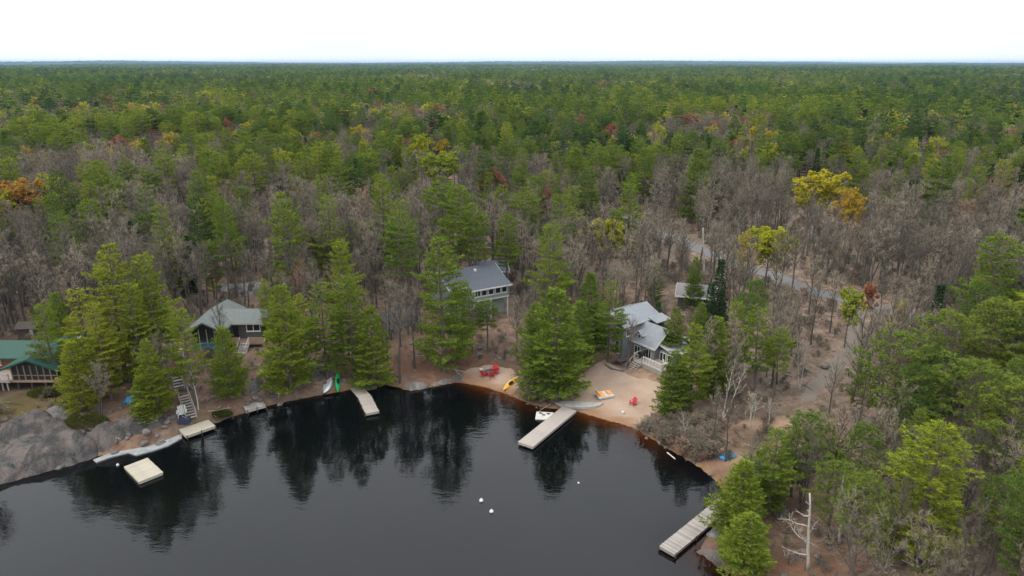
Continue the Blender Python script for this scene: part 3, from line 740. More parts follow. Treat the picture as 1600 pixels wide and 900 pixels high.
for a in (.25, 1.35, 2.5, 3.65, 4.75): win(h, 'f', -.2, a, a + .95, zf + .75, zf + 1.75, 1 if a < 1 else 0)
win(h, 'l', 0, .1, 1.0, zf + .75, zf + 1.75)
for a in (.12, 3.0, 5.85): MB().bar((a, -.1, -3.2), (a, -.1, zf - .003), .17).build('post', M['white_paint'], h)
MB().box(2.2, 2.55, 3.6, 3.9, ze + 1.0, ze + 1.75).build('roof_vent', M['white_paint'], h)
win(h, 'f', 1.2, -2.4, -.9, zf + .3, zf + 1.6, 1)
CLEAR += [(-6, 100, 7), (-2, 99, 5)]
# ---- small gabled shed behind it
x, y, z = -6.0, 111, hz(-6, 111)
h = thing('garden_shed', 'small shed with grey gable roof and white trim behind the slate roofed house', 'shed', (x, y, z), math.radians(10))
gable_wall(h, 0, 5.2, 0, 3.6, -.6, 2.3, 3.3, 'x', 'siding_sage'); gable_roof(h, 0, 5.2, 0, 3.6, 2.3, 3.35, 'x', 'roof_slate', .4, .12, 'white_paint')
win(h, 'l', 0, 1.3, 2.3, 1.0, 2.0); win(h, 'f', 0, 2.6, 3.6, 0, 2.0, name='door')
CLEAR += [(-3.5, 112.5, 4.5)]

# ---- grey-green roofed cottage
x2, y2 = -42.2, 85.2; Z2 = 4.25; g2 = hz(-36, 84.5) - Z2
h = thing('grey_roof_cottage', 'cottage with lichened grey roof, gabled screen porch and blue skirting', 'house', (x2, y2, Z2), math.radians(2))
# right wing
MB().box(3.3, 8.3, 2.2, 6.8, -3.0, 2.35).build('wall', M['siding_dark'], h)
mb = MB(); ym = 4.5; e = 2.30; zr = 3.4
mb.slab((2.4, 1.7, e), (8.8, 1.7, e), (7.4, ym, zr), (2.4, ym, zr), .13); mb.slab((8.8, 7.3, e), (2.4, 7.3, e), (2.4, ym, zr), (7.4, ym, zr), .13)
mb.tri_slab((8.8, 1.7, e), (8.8, 7.3, e), (7.4, ym, zr), .13)
r = mb.build('wing_roof', M['roof_grey'], h); MB().box(2.4, 8.8, 1.64, 1.695, e - .22, e - .01).build('fascia', M['wood_grey'], r)
win(h, 'f', 2.2, 6.2, 8.1, .95, 2.1, 1, fw=.11); win(h, 'f', 2.2, 4.3, 5.2, .1, 2.1, name='door', frame='wood_dark')
# porch with a ridge towards the lake
gable_wall(h, 0, 3.9, -.6, 7.4, .9, 2.45, 3.45, 'y', 'screen', 'screen_room')
MB().box(.02, 3.88, -.58, 7.3, -.35, .9).build('porch_floor_band', M['wood_dark'], h)
gable_roof(h, -.1, 4.0, -.9, 7.4, 2.45, 3.55, 'y', 'roof_grey', .5, .13, 'roof_grey')
for a in (.02, .95, 1.95, 2.95, 3.8): MB().box(a, a + .09, -.70, -.602, -.3, 2.4).build('porch_post', M['wood_grey'], h)
for b in (-.45, 1.2, 3.0): MB().box(-.10, -.002, b, b + .09, -.3, 2.4).build('porch_post', M['wood_grey'], h)
MB().box(-.12, 4.0, -.76, -.705, .35, .55).build('porch_rail', M['siding_blue'], h)
MB().box(-.1, 3.95, -.64, -.59, -1.9, .3).build('skirting', M['siding_blue'], h)
MB().box(-.12, -.06, -.58, 5, -1.9, .3).build('skirting', M['siding_blue'], h)
# deck and stair
MB().box(4.0, 8.9, .4, 2.19, -.25, -.08).build('deck', M['wood_brown'], h)
mbk = MB(); mbk.box(4.0, 5.75, .40, .45, -.06, .75); mbk.box(7.1, 8.9, .40, .45, -.06, .75); mbk.build('deck_parapet', M['wood_brown'], h)
for a in (4.2, 5.8, 7.3, 8.7): MB().bar((a, .6, -3.2), (a, .6, -.253), .14).build('post', M['wood_dark'], h)
stairs(h, (6.42, -1.3, g2 - .1), (6.42, .4, -.1), 1.15, 8, 'wood_grey')
CLEAR += [(-39, 89, 6.5), (-36, 88, 5.0), (-36, 84, 2.5)]

# ---- green roofed cottage at the left edge
x1, y1 = -57.9, 73.0; Z1 = 5.2; W1 = 5.4
h = thing('green_roof_cottage', 'cottage with green metal roof and glazed lake porch on posts', 'house', (x1, y1, Z1), 0)
gable_wall(h, 0, W1, 0, 7.6, -.3, 1.55, 2.5, 'y', 'screen', 'screen_room'); gable_roof(h, 0, W1, -.3, 7.6, 1.55, 2.6, 'y', 'roof_green', .6, .12, 'roof_green')
MB().box(-.1, W1 + .1, -.1, 7.5, -.55, -.302).build('porch_floor', M['wood_brown'], h)
MB().box(-.1, W1 + .1, -.16, -.105, -.5, -.2).build('rim_board', M['wood_brown'], h)
for k in range(8): MB().box(.02 + k * (W1 - .16) / 7, .14 + k * (W1 - .16) / 7, -.10, -.002, -.3, 1.6).build('porch_post', M['wood_brown'], h)
for k in range(5): MB().box(W1 + .002, W1 + .10, .4 + k * 1.4, .52 + k * 1.4, -.3, 1.5).build('porch_post', M['wood_brown'], h)
MB().box(.0, W1, -.08, -.003, .30, .38).build('porch_rail', M['wood_brown'], h)
for a in (.3, 1.9, 3.5, W1 - .3): MB().bar((a, .3, -3.8), (a, .3, -.553), .2).build('support_post', M['wood_dark'], h)
MB().box(.2, W1 - .2, 3.2, 7.3, -3.4, -.553).build('foundation', M['siding_dark'], h)
gable_wall(h, -9.0, -.003, 2.9, 7.4, -2.2, 1.5, 2.4, 'x', 'log_red'); gable_roof(h, -9.0, 1.0, 2.9, 7.4, 1.5, 2.45, 'x', 'roof_green', .5, .12, 'roof_green', 'wing_roof')
win(h, 'f', 2.9, -4.4, -3.2, .3, 1.2, 1)
MB().box(-7.0, -.12, -.4, 2.89, -.45, -.3).build('deck', M['wood_pale'], h)
railing(h, [(-1.3, -.35, -.3), (-.18, -.35, -.3)], .85, 'wood_pale'); railing(h, [(-7, -.35, -.3), (-2.8, -.35, -.3)], .85, 'wood_pale')
for a in (-.6, -1.2, -3.2): MB().bar((a, -.2, -3.8), (a, -.2, -.453), .14).build('support_post', M['wood_pale'], h)
stairs(h, (-2.05, -3.0, hz(x1 - 2.05, y1 - 3) - Z1), (-2.05, -.45, -.33), 1.3, 9, 'wood_grey')
MB().box(4.4, 4.8, 6.0, 6.4, 1.6, 2.65).build('roof_vent', M['white_paint'], h)
CLEAR += [(-57, 77, 6.5), (-64, 78, 6), (-57, 73.5, 4)]
# ---- dark hut behind it
x, y, z = G(42, 528)
h = thing('dark_hut', 'small dark open hut with a pale door panel behind the green roofed cottage', 'shed', (x - 1.2, y, z), .1); h.scale = (.75, .75, .75)
gable_wall(h, 0, 3.2, 0, 2.6, -.4, 1.8, 2.5, 'x', 'wood_dark'); gable_roof(h, 0, 3.2, 0, 2.6, 1.8, 2.55, 'x', 'wood_dark', .25, .08)
MB().box(2.2, 2.75, -.05, -.002, .1, 1.7).build('door', M['alu'], h)
CLEAR += [(x, y, 3)]
# ---- garage in the wood
x, y, z = 26.5, 104.5, hz(27.5, 106)
h = thing('garage', 'low garage with grey shingle roof in the wood behind the beach house', 'garage', (x, y, z), math.radians(-18))
gable_wall(h, 0, 5.4, 0, 4.6, -.6, 2.2, 3.2, 'x', 'siding_dark'); gable_roof(h, 0, 5.4, 0, 4.6, 2.2, 3.3, 'x', 'roof_shed', .45, .13, 'white_paint')
win(h, 'f', 0, .6, 3.0, .0, 2.0, 1, name='door', frame='wood_dark', glass='siding_dark'); win(h, 'f', 0, 3.8, 4.7, 1.0, 1.8)
CLEAR += [(28, 107, 5)]

# ------------------------------------------------------------------ docks
def plank_dock(name, label, A, B, width, pl, mat, z=.42, legs=True, cat='dock', panels=False):
    a, b = Vector((A[0], A[1], 0)), Vector((B[0], B[1], 0)); L = (b - a).length; rz = math.atan2(b.y - a.y, b.x - a.x)
    t = thing(name, label, cat, (a.x, a.y, 0), rz)
    fr = MB()
    for y0 in (-width / 2 + .03, width / 2 - .09): fr.box(.02, L - .02, y0, y0 + .06, z - .30, z - .047)
    fr.box(.0, .06, -width / 2 + .092, width / 2 - .092, z - .29, z - .05); fr.box(L - .06, L, -width / 2 + .092, width / 2 - .092, z - .29, z - .05)
    fr.build('frame', M[mat], t)
    n = max(1, int(round(L / pl))); w = L / n
    me = MB().box(0, w - .012, -width / 2, width / 2, -.045, 0).mesh('plank', M[mat])
    rr = random.Random(len(label))
    for k in range(n):
        o = bpy.data.objects.new('deck_panel' if panels else 'plank', me); o.location = (k * w, rr.uniform(-.02, .02) if not panels else 0, z + rr.uniform(0, .012)); link(o, t)
    if legs:
        m2 = max(2, int(L / 2.6))
        for k in range(m2 + 1):
            for s in (-1, 1):
                MB().tube([(L * k / m2 * .96 + .1, s * (width / 2 + .05), -1.2), (L * k / m2 * .96 + .1, s * (width / 2 + .05), z + .12)], .05, 7).build('post', M['wood_dark'], t)
    else:
        for s in (-1, 1): MB().tube([(.15, s * width * .28, .06), (L - .15, s * width * .28, .06)], .2, 10).build('float', M['dark_plastic'], t)
    return t
d = plank_dock('floating_dock', 'long pale floating dock in three sections off the sand beach', P(821, 695, .4), P(890, 639, .4), 1.95, 3.43, 'wood_pale', .46, False, panels=True)
plank_dock('plank_dock', 'small curved pale dock by the green kayak', P(582, 645, .4), P(570, 621, .4), 1.6, .22, 'wood_pale', .45)
a = P(570, 621, .4); b = G(556, 606)
t = thing('gangway', 'sloping board ramp joining the small dock to the bank', 'ramp', (a[0], a[1], .45), math.atan2(b[1] - a[1], b[0] - a[0]))
L = math.hypot(b[0] - a[0], b[1] - a[1]); n = int(L / .22); ds = (b[2] + .12 - .45) / L
mg = MB()
for s in (-.6, .6): mg.bar((0, s, -.12), (L, s, -.12 + L * ds), .08, .12)
mg.build('stringer', M['wood_pale'], t)
for k in range(n):
    x = L * (k + .5) / n; MB().box(-.1, .1, -.8, .8, -.04, 0).build('plank', M['wood_pale'], t, loc=(x + .02, 0, .01 + x * ds))
plank_dock('weathered_dock', 'long weathered grey plank dock at the lower right shore', P(1042, 860, .4), P(1137, 782, .4), 1.55, .19, 'wood_dock', .42)
# swim raft
c = [P(u, v, .35) for u, v in [(199, 727), (225, 717.5), (249.5, 740), (222.5, 751.5)]]
A = Vector(((c[0][0] + c[1][0]) / 2, (c[0][1] + c[1][1]) / 2)); B = Vector(((c[2][0] + c[3][0]) / 2, (c[2][1] + c[3][1]) / 2))
plank_dock('swim_raft', 'square cream swim raft moored off the granite slab', A, B, 2.35, .24, 'beige_paint', .36, False, cat='raft')
# stone landing ledge, left
ledge = [P(u, v, .3)[:2] for u, v in [(145, 716), (170, 706), (200, 699), (250, 689), (283, 674), (284, 682), (262, 694), (238, 702), (212, 709), (200, 705), (172, 712), (150, 720)]]
t = thing('stone_landing', 'pale stepped stone landing along the water beside the swim raft', 'landing', (0, 0, 0))
MB().prism(ledge, -.6, .14).build('lower_step', M['stone_pale'], t)
up = [P(u, v, .5)[:2] for u, v in [(205, 696), (250, 686), (280, 673), (281, 668), (250, 681), (205, 691)]]
MB().prism(up, -.5, .27).build('upper_step', M['stone_pale'], t)
up = [P(u, v, .5)[:2] for u, v in [(205, 691), (250, 681), (278, 668), (276, 664), (250, 676), (206, 687)]]
MB().prism(up, -.4, .40).build('upper_step', M['stone_pale'], t)
# landing deck with steps
plank_dock('landing_deck', 'cream plank landing deck at the foot of the lake stairs', P(284, 676, .5), P(330, 660, .5), 2.5, .2, 'beige_paint', .55, cat='deck')
plank_dock('shore_deck', 'small grey plank deck on the shore below the rock step', P(382, 637, .6), P(412, 629, .6), 1.9, .18, 'wood_grey', .62, cat='deck')
plank_dock('boardwalk', 'narrow grey boardwalk along the bank between the two shore decks', P(330, 643, .7), P(374, 631, .7), .55, .22, 'wood_grey', .72, cat='boardwalk')
# lake stairs of the grey roofed cottage
for (p0, p1, nn, lb) in [((300, 656), (287, 622), 9, 'lower flight of grey wooden lake stairs by the landing deck'), ((281, 612), (276, 588), 6, 'middle flight of grey wooden lake stairs under the pines'), ((281, 563), (276, 550), 5, 'upper flight of grey wooden lake stairs near the blue skirting')]:
    a = G(*p0); b = G(*p1); t = thing('lake_stairs', lb, 'stairs', a, 0)
    stairs(t, (0, 0, .1), (b[0] - a[0], b[1] - a[1], b[2] - a[2] + .35), 1.1, nn, 'wood_grey', True, 'flight')
# semicircular concrete pad
cx, cy, _ = G(904, 629)
arc = [(cx + 2.9 * math.cos(t), cy - .1 + 1.5 * math.sin(t)) for t in [math.pi + math.pi * k / 16 for k in range(17)]]
arc = [(x, y) for x, y in arc]
rt = -.10
arc = [(cx + (x - cx) * math.cos(rt) - (y - cy) * math.sin(rt), cy + (x - cx) * math.sin(rt) + (y - cy) * math.cos(rt)) for x, y in arc]
t = thing('concrete_pad', 'half round grey concrete pad where the long dock meets the beach', 'landing', (0, 0, 0))
zc = hz(cx, cy) + .2
MB().prism(arc, -.5, zc).build('slab', M['concrete'], t)
rim = MB()
for p, q in zip(arc[:-1], arc[1:]): rim.bar((p[0], p[1], zc - .08), (q[0], q[1], zc - .08), .16, .3)
rim.build('rim', M['concrete'], t)

# ------------------------------------------------------------------ small things
def adirondack(label, x, y, rz, mat='red_paint', s=1.0, group=None, z=None):
    t = thing('adirondack_chair', label, 'chair', (x, y, hz(x, y) + .03 if z is None else z), rz, group); t.scale = (s, s, s)
    m = M[mat]
    for k in range(5):
        MB().box(-.28, .28, -.28 + k * .115, -.18 + k * .115, .40 - k * .035, .425 - k * .035).build('seat_slat', m, t)
    for k in range(5):
        xx = -.26 + k * .13; hh = .95 + .10 * (1 - abs(k - 2) / 2)
        MB().hexa([(xx - .055, .22, .24), (xx + .055, .22, .24), (xx + .055, .25, .24), (xx - .055, .25, .24), (xx * 1.15 - .055, .50, hh), (xx * 1.15 + .055, .50, hh), (xx * 1.15 + .055, .53, hh), (xx * 1.15 - .055, .53, hh)]).build('back_slat', m, t)
    for sg in (-1, 1):
        MB().box(sg * .38 - .08, sg * .38 + .08, -.36, .42, .58, .61).build('armrest', m, t)
        MB().box(sg * .33 - .02, sg * .33 + .02, -.34, -.22, 0, .58).build('leg', m, t)
        MB().hexa([(sg * .30 - .02, -.30, .26), (sg * .30 + .02, -.30, .26), (sg * .30 + .02, .62, 0), (sg * .30 - .02, .62, 0), (sg * .30 - .02, -.30, .40), (sg * .30 + .02, -.30, .40), (sg * .30 + .02, .72, 0.02), (sg * .30 - .02, .72, .02)]).build('leg', m, t)
    return t
fx0, fy0, fz0 = G(765, 583)
cxs = [(758, 590, 2.6, 'front left'), (768, 590.5, -2.6, 'front right')]
a = G(756, 588); adirondack('red slatted garden chair on the cove sand, left of the fire pit', a[0], a[1], 2.4, s=.88)
a = G(768, 589); adirondack('red slatted garden chair on the cove sand nearest the water', a[0], a[1], -2.9, s=.88)
a = G(772, 580.5); adirondack('red slatted garden chair behind the fire pit, farthest from the water', a[0], a[1], -.5, s=.92)
a = G(774, 584); adirondack('red slatted garden chair on the right of the fire pit', a[0], a[1], -1.3, s=.88)
a = G(989, 633); adirondack('lone red slatted garden chair at the right edge of the sand beach', a[0], a[1], -.9, s=.88)
a = G(285, 652); adirondack('white slatted garden chair beside the lake stairs', a[0], a[1], .4, 'white_paint', 1.2)
# fire pit
t = thing('fire_pit', 'round stone fire pit with a grey lid among red chairs', 'fire pit', (fx0, fy0, fz0 + .02))
for k in range(11):
    an = 2 * math.pi * k / 11; o = bpy.data.objects.new('stone', BOULD[k % 6]); o.location = (.72 * math.cos(an), .72 * math.sin(an), .10); o.scale = (.19, .16, .19); o.rotation_euler = (0, 0, an); link(o, t)
MB().tube([(0, 0, .2), (0, 0, .30)], .66, 18).build('lid', M['siding_dark'], t)
a = G(752, 581)
t = thing('folding_stool', 'small white folding stool at the left of the fire pit', 'stool', a, .3)
MB().box(-.22, .22, -.2, .2, .38, .42).build('seat', M['white_paint'], t)
for sx in (-1, 1):
    for sy in (-1, 1): MB().bar((sx * .19, sy * .17, 0), (sx * .17, sy * .15, .38), .035).build('leg', M['white_paint'], t)

def kayak(name, label, x, y, rz, L, W, mat, z=None, cockpit=True, cat='kayak', tilt=0.0, flip=False):
    t = thing(name, label, cat, (x, y, (hz(x, y) if z is None else z) + .04), rz)
    n, m = 15, 12; vs = []; fs = []
    for i in range(n):
        s = i / (n - 1) * 2 - 1; w = W / 2 * (1 - abs(s) ** 2.3) + .015; rk = .13 * abs(s) ** 3
        for k in range(m):
            an = 2 * math.pi * k / m; yy = w * math.cos(an); zz = (.17 if math.sin(an) > 0 else .15) * math.sin(an) * (1 - .55 * abs(s) ** 3) + .15 + rk
            vs.append((s * L / 2, yy, zz))
    for i in range(n - 1):
        for k in range(m): fs.append((i * m + k, (i + 1) * m + k, (i + 1) * m + (k + 1) % m, i * m + (k + 1) % m))
    fs += [tuple(range(m)), tuple(range((n - 1) * m, n * m))[::-1]]
    MB().add(vs, fs).build('hull', M[mat], t, smooth=True)
    if cockpit:
        ring = [(.45 * math.cos(a), .2 * math.sin(a) , .325) for a in [2 * math.pi * k / 16 for k in range(17)]]
        MB().tube(ring, .025, 6, False).build('cockpit_rim', M['black'], t)
        MB().prism([(.43 * math.cos(a), .18 * math.sin(a)) for a in [2 * math.pi * k / 16 for k in range(16)]], .30, .322).build('cockpit', M['black'], t)
    dx, dy = math.cos(rz) * L * .42, math.sin(rz) * L * .42
    pt = math.atan2(hz(x + dx, y + dy) - hz(x - dx, y - dy), L * .84)
    t.location.z = max(t.location.z, (hz(x + dx, y + dy) + hz(x - dx, y - dy)) / 2 + .06)
    t.rotation_euler = (tilt, -pt, rz); return t
a = G(527, 598); kayak('kayak', 'bright green kayak on the red bank above the small dock', a[0], a[1], 1.75, 3.3, .7, 'green_plastic', tilt=.5)
a = G(797, 601); kayak('kayak', 'yellow kayak at the right end of the sandy cove', a[0], a[1], .95, 3.4, .75, 'yellow_plastic', tilt=.6)
a = G(512, 604); kayak('rowboat', 'small aluminium boat on the bank left of the green kayak', a[0], a[1], 1.3, 2.6, 1.0, 'alu', cockpit=False, cat='boat', tilt=.3)
# pedal boat
a = G(944, 620)
t = thing('pedal_boat', 'cream pedal boat with orange seats on the sand beach', 'pedal boat', (a[0], a[1], a[2] + .04), .3)
for s in (-1, 1):
    MB().hexa([(-.95, s * .5 - .2, .02), (.9, s * .5 - .2, .02), (.9, s * .5 + .2, .02), (-.95, s * .5 + .2, .02), (-1.1, s * .5 - .27, .34), (1.05, s * .5 - .27, .34), (1.05, s * .5 + .27, .34), (-1.1, s * .5 + .27, .34)]).build('hull', M['white_plastic'], t, bevel=.06)
    MB().hexa([(-.75, s * .38 - .3, .42), (-.1, s * .38 - .3, .42), (-.1, s * .38 + .3, .42), (-.75, s * .38 + .3, .42), (-.7, s * .38 - .28, .52), (-.1, s * .38 - .28, .50), (-.1, s * .38 + .28, .50), (-.7, s * .38 + .28, .52)]).build('seat', M['orange_plastic'], t, bevel=.04)
    MB().hexa([(-.92, s * .38 - .3, .42), (-.75, s * .38 - .3, .42), (-.75, s * .38 + .3, .42), (-.92, s * .38 + .3, .42), (-1.02, s * .38 - .28, .92), (-.9, s * .38 - .28, .92), (-.9, s * .38 + .28, .92), (-1.02, s * .38 + .28, .92)]).build('backrest', M['orange_plastic'], t, bevel=.04)
MB().box(-1.0, 1.0, -.72, .72, .342, .42).build('deck', M['white_plastic'], t, bevel=.03)
MB().hexa([(.25, -.5, .42), (.95, -.5, .42), (.95, .5, .42), (.25, .5, .42), (.35, -.42, .66), (.85, -.42, .56), (.85, .42, .56), (.35, .42, .66)]).build('console', M['orange_plastic'], t, bevel=.05)
# white float mat moored at the dock
a = P(851, 649, .2)
t = thing('float_mat', 'white floating lounge platform with dark wells moored beside the long dock', 'float', (a[0], a[1], 0), -.12)
MB().box(-1.05, 1.05, -.85, .85, -.06, .24).build('platform', M['white_plastic'], t, bevel=.09)
for (x, y) in ((-.5, .42), (.42, .36), (-.12, .02)):
    MB().prism([(x + .24 * math.cos(k * math.pi / 8), y + .17 * math.sin(k * math.pi / 8)) for k in range(16)], .22, .262).build('well', M['dark_plastic'], t)
MB().tube([(-.8, -.65, .25), (-.6, -.62, .42), (-.3, -.6, .42), (-.1, -.62, .25)], .03, 6).build('grab_handle', M['alu'], t)
# deck box, barbecue, patio things
a = G(289, 661); t = thing('deck_box', 'dark navy storage box on the landing by the lake stairs', 'box', (a[0], a[1], a[2] + .05), .2)
MB().box(-.6, .6, -.35, .35, 0, .5).build('body', M['navy_plastic'], t, bevel=.03); MB().box(-.63, .63, -.38, .38, .503, .58).build('lid', M['navy_plastic'], t, bevel=.03)
p = loc4(.55, -3.1, .925)
t = thing('barbecue', 'black covered barbecue on the deck of the beach house', 'barbecue', p, R4)
MB().box(-.35, .35, -.25, .25, .1, .75).build('cabinet', M['black'], t); MB().tube([(-.5, 0, .9), (.5, 0, .9)], .30, 12).build('hood', M['black'], t)
for s in (-1, 1): MB().box(s * .53 - .16, s * .53 + .16, -.22, .22, .72, .76).build('side_shelf', M['black'], t)
for sx in (-1, 1): MB().box(sx * .28 - .03, sx * .28 + .03, -.2, .2, 0, .1).build('foot', M['black'], t)
p = loc4(1.2, -6.6, .925)
t = thing('deck_chair', 'small pale chair on the house deck beside the railing', 'chair', p, R4 + 1)
MB().box(-.25, .25, -.25, .25, .40, .45).build('seat', M['white_plastic'], t); MB().box(-.25, .25, .22, .27, .451, .9).build('backrest', M['white_plastic'], t)
for sx in (-1, 1):
    for sy in (-1, 1): MB().bar((sx * .22, sy * .22, 0), (sx * .22, sy * .22, .40), .035).build('leg', M['white_plastic'], t)
p = loc4(-1.6, -1.6, .07)
t = thing('picnic_table', 'dark table on the stone patio below the house windows', 'table', p, R4)
MB().box(-.9, .9, -.4, .4, .70, .76).build('tabletop', M['dark_plastic'], t)
for sx in (-1, 1):
    for sy in (-1, 1): MB().bar((sx * .75, sy * .3, 0), (sx * .75, sy * .3, .7), .07).build('leg', M['dark_plastic'], t)
for s in (-1, 1): MB().box(-.9, .9, s * .72 - .14, s * .72 + .14, .40, .45).build('bench', M['dark_plastic'], t)
# buoys and floating things
for (u, v, r, lb) in [(752, 783, .20, 'white round buoy in the open water, the farther of the centre pair'), (768, 800, .20, 'white round buoy in the open water, the nearer of the centre pair'), (904, 755, .11, 'tiny white float right of the buoy pair'), (184, 727, .15, 'white mooring buoy left of the swim raft')]:
    x, y, _ = P(u, v); t = thing('mooring_buoy', lb, 'buoy', (x, y, 0))
    prof = [(0, -r * .9), (.6, -r * .75), (.95, -r * .2), (1, .1 * r), (.85, r * .6), (.45, r * .92), (.18, r * 1.0), (.16, r * 1.3)]
    MB().tube([(0, 0, z + r * .25) for _, z in prof], [max(.01, k * r) for k, _ in prof], 12).build('float', M['white_plastic'], t, smooth=True)
    MB().tube([(math.cos(a) * r * .2, 0, r * 1.65 + math.sin(a) * r * .2) for a in [2 * math.pi * k / 10 for k in range(11)]], r * .06, 5, False).build('ring', M['alu'], t)
a = P(1043, 708); b = P(1055, 718)
t = thing('floating_pole', 'straight white pole floating off the right brush shore', 'pole', (a[0], a[1], .05))
MB().tube([(0, 0, 0), (b[0] - a[0], b[1] - a[1], .02)], .06, 8).build('pole_body', M['white_plastic'], t)
MB().tube([(-.03, .02, 0), (.1 * (b[0] - a[0]), .1 * (b[1] - a[1]), .002)], .072, 8).build('end_cap', M['white_paint'], t)
def tarp(label, x, y, s, mat='blue_tarp', hgt=.5, seed=1):
    n = 12; vs = []; fs = []; rr = random.Random(seed); z0 = hz(x, y)
    for i in range(n):
        for k in range(n):
            a, b = i / (n - 1) * 2 - 1, k / (n - 1) * 2 - 1; q = max(abs(a), abs(b))
            vs.append((a * s * (1 + rr.uniform(-.1, .1)), b * s * .8, max(0, hgt * (1 - q ** 2)) * (.7 + .5 * rr.random()) + .03))
    for i in range(n - 1):
        for k in range(n - 1): fs.append((i * n + k, (i + 1) * n + k, (i + 1) * n + k + 1, i * n + k + 1))
    o = MB().add(vs, fs).build('tarp_bundle', M[mat], None, (x, y, z0), rr.uniform(0, 3), True); tag(o, label, 'tarp')
    sm = o.modifiers.new('solid', 'SOLIDIFY'); sm.thickness = .02
a = G(206, 628); tarp('crumpled blue tarp under the left shore pines', a[0], a[1], .75, 'blue_tarp', .8, 3)
a = G(1131, 716); tarp('blue tarp heap on the bare right bank', a[0], a[1], .5, 'blue_tarp', .5, 4)
a = G(1142, 712); tarp('greenish tarp beside the blue heap on the right bank', a[0], a[1], .55, 'siding_blue', .35, 5)
for (u, v, m, lb) in [(1120, 707, 'pink_plastic', 'faded pink pail on the right bank'), (1128, 706, 'orange_plastic', 'orange pail on the right bank'), (1117, 704, 'white_plastic', 'small white pail on the right bank'), (973, 647, 'white_plastic', 'small white pail on the wet sand near the water')]:
    x, y, z = G(u, v); t = thing('pail', lb, 'pail', (x, y, z + .02))
    MB().tube([(0, 0, 0), (0, 0, .3)], [.13, .18], 12).build('body', M[m], t); MB().tube([(.19 * math.cos(a), 0, .3 + .16 * math.sin(a)) for a in [math.pi * k / 8 for k in range(9)]], .012, 5, False).build('handle', M['alu'], t)
# things under the trees behind the slate roofed house
x, y, z = G(727, 390)
t = thing('garden_tractor', 'small red vehicle parked among the trunks behind the slate roofed house', 'vehicle', (x, y, z), .5)
MB().hexa([(-.9, -.4, .45), (.5, -.4, .45), (.5, .4, .45), (-.9, .4, .45), (-.85, -.36, .95), (.0, -.36, .9), (.0, .36, .9), (-.85, .36, .95)]).build('body', M['red_paint'], t, bevel=.05)
MB().box(.0, .5, -.28, .28, .72, 1.05).build('seat', M['white_plastic'], t, bevel=.05)
for sx, r in ((-.65, .32), (.45, .42)):
    for s in (-1, 1):
        w = MB().tube([(sx, s * .42 - .12, r), (sx, s * .42 + .12, r)], r, 16).build('tyre', M['black'], t); MB().tube([(sx, s * .42 - .13, r), (sx, s * .42 + .13, r)], r * .5, 12).build('rim', M['white_plastic'], w)
MB().tube([(-.2, 0, .9), (-.05, 0, 1.2)], .03, 6).build('steering_column', M['black'], t)
x, y, z = G(757, 397)
t = thing('woodpile', 'dark covered woodpile uphill of the garden shed', 'woodpile', (x, y, z), -.1)
rr = random.Random(8)
for r_ in range(5):
    for k in range(12):
        MB().tube([(-1.5 + k * .26 + rr.uniform(-.03, .03), -.3, .14 + r_ * .22), (-1.5 + k * .26, .3 + rr.uniform(-.05, .05), .14 + r_ * .22)], .125, 7).build('log', M['wood_brown'], t)
MB().hexa([(-1.75, -.38, 1.2), (1.55, -.38, 1.2), (1.55, .4, 1.2), (-1.75, .4, 1.2), (-1.75, -.40, 1.26), (1.55, -.40, 1.26), (1.55, .42, 1.36), (-1.75, .42, 1.36)]).build('cover', M['siding_dark'], t)
for (u, v, lb) in [(725, 479, 'dark lamp post with a white globe left of the slate roofed house posts'), (757, 492, 'dark lamp post with a white globe in front of the slate roofed house')]:
    x, y, z = G(u, v); t = thing('lamp_post', lb, 'lamp post', (x, y, z))
    MB().tube([(0, 0, 0), (0, 0, 2.0)], [.06, .05], 8).build('pole', M['black'], t); MB().tube([(0, 0, 2.0), (0, 0, 2.06), (0, 0, 2.2), (0, 0, 2.3)], [.06, .13, .13, .05], 10).build('globe', M['white_plastic'], t)
CLEAR += [(fx0, fy0, 4.2), (11, 80, 5.5), (8, 76, 4), (14, 77, 4)]

# ------------------------------------------------------------------ tree models
def unit(v): return v / np.maximum(np.linalg.norm(v, axis=-1, keepdims=True), 1e-9)
def frusta(P0, P1, R0, R1, n):
    P0, P1 = np.atleast_2d(P0), np.atleast_2d(P1); m = len(P0)
    d = unit(P1 - P0); a = np.where(np.abs(d[:, 2:3]) < .9, np.array([[0, 0, 1.]]), np.array([[1., 0, 0]]))
    u = unit(np.cross(d, a)); w = np.cross(d, u)
    t = 2 * np.pi * np.arange(n) / n
    c = np.cos(t)[None, :, None] * u[:, None] + np.sin(t)[None, :, None] * w[:, None]
    R0 = np.broadcast_to(R0, (m,)); R1 = np.broadcast_to(R1, (m,))
    V = np.concatenate([P0[:, None] + R0[:, None, None] * c, P1[:, None] + R1[:, None, None] * c], 1).reshape(-1, 3)
    j = np.arange(n); q = np.stack([j, (j + 1) % n, n + (j + 1) % n, n + j], 1)
    F = (q[None] + (np.arange(m) * 2 * n)[:, None, None]).reshape(-1, 4)
    return V, F
def chain(pts, rad, n):
    pts = np.array(pts); rad = np.array(rad); return frusta(pts[:-1], pts[1:], rad[:-1], rad[1:], n)
def join(parts):
    V = []; F = []; b = 0
    for v, f in parts:
        if len(v) == 0: continue
        V.append(v); F.append(f + b); b += len(v)
    return np.concatenate(V), np.concatenate(F)
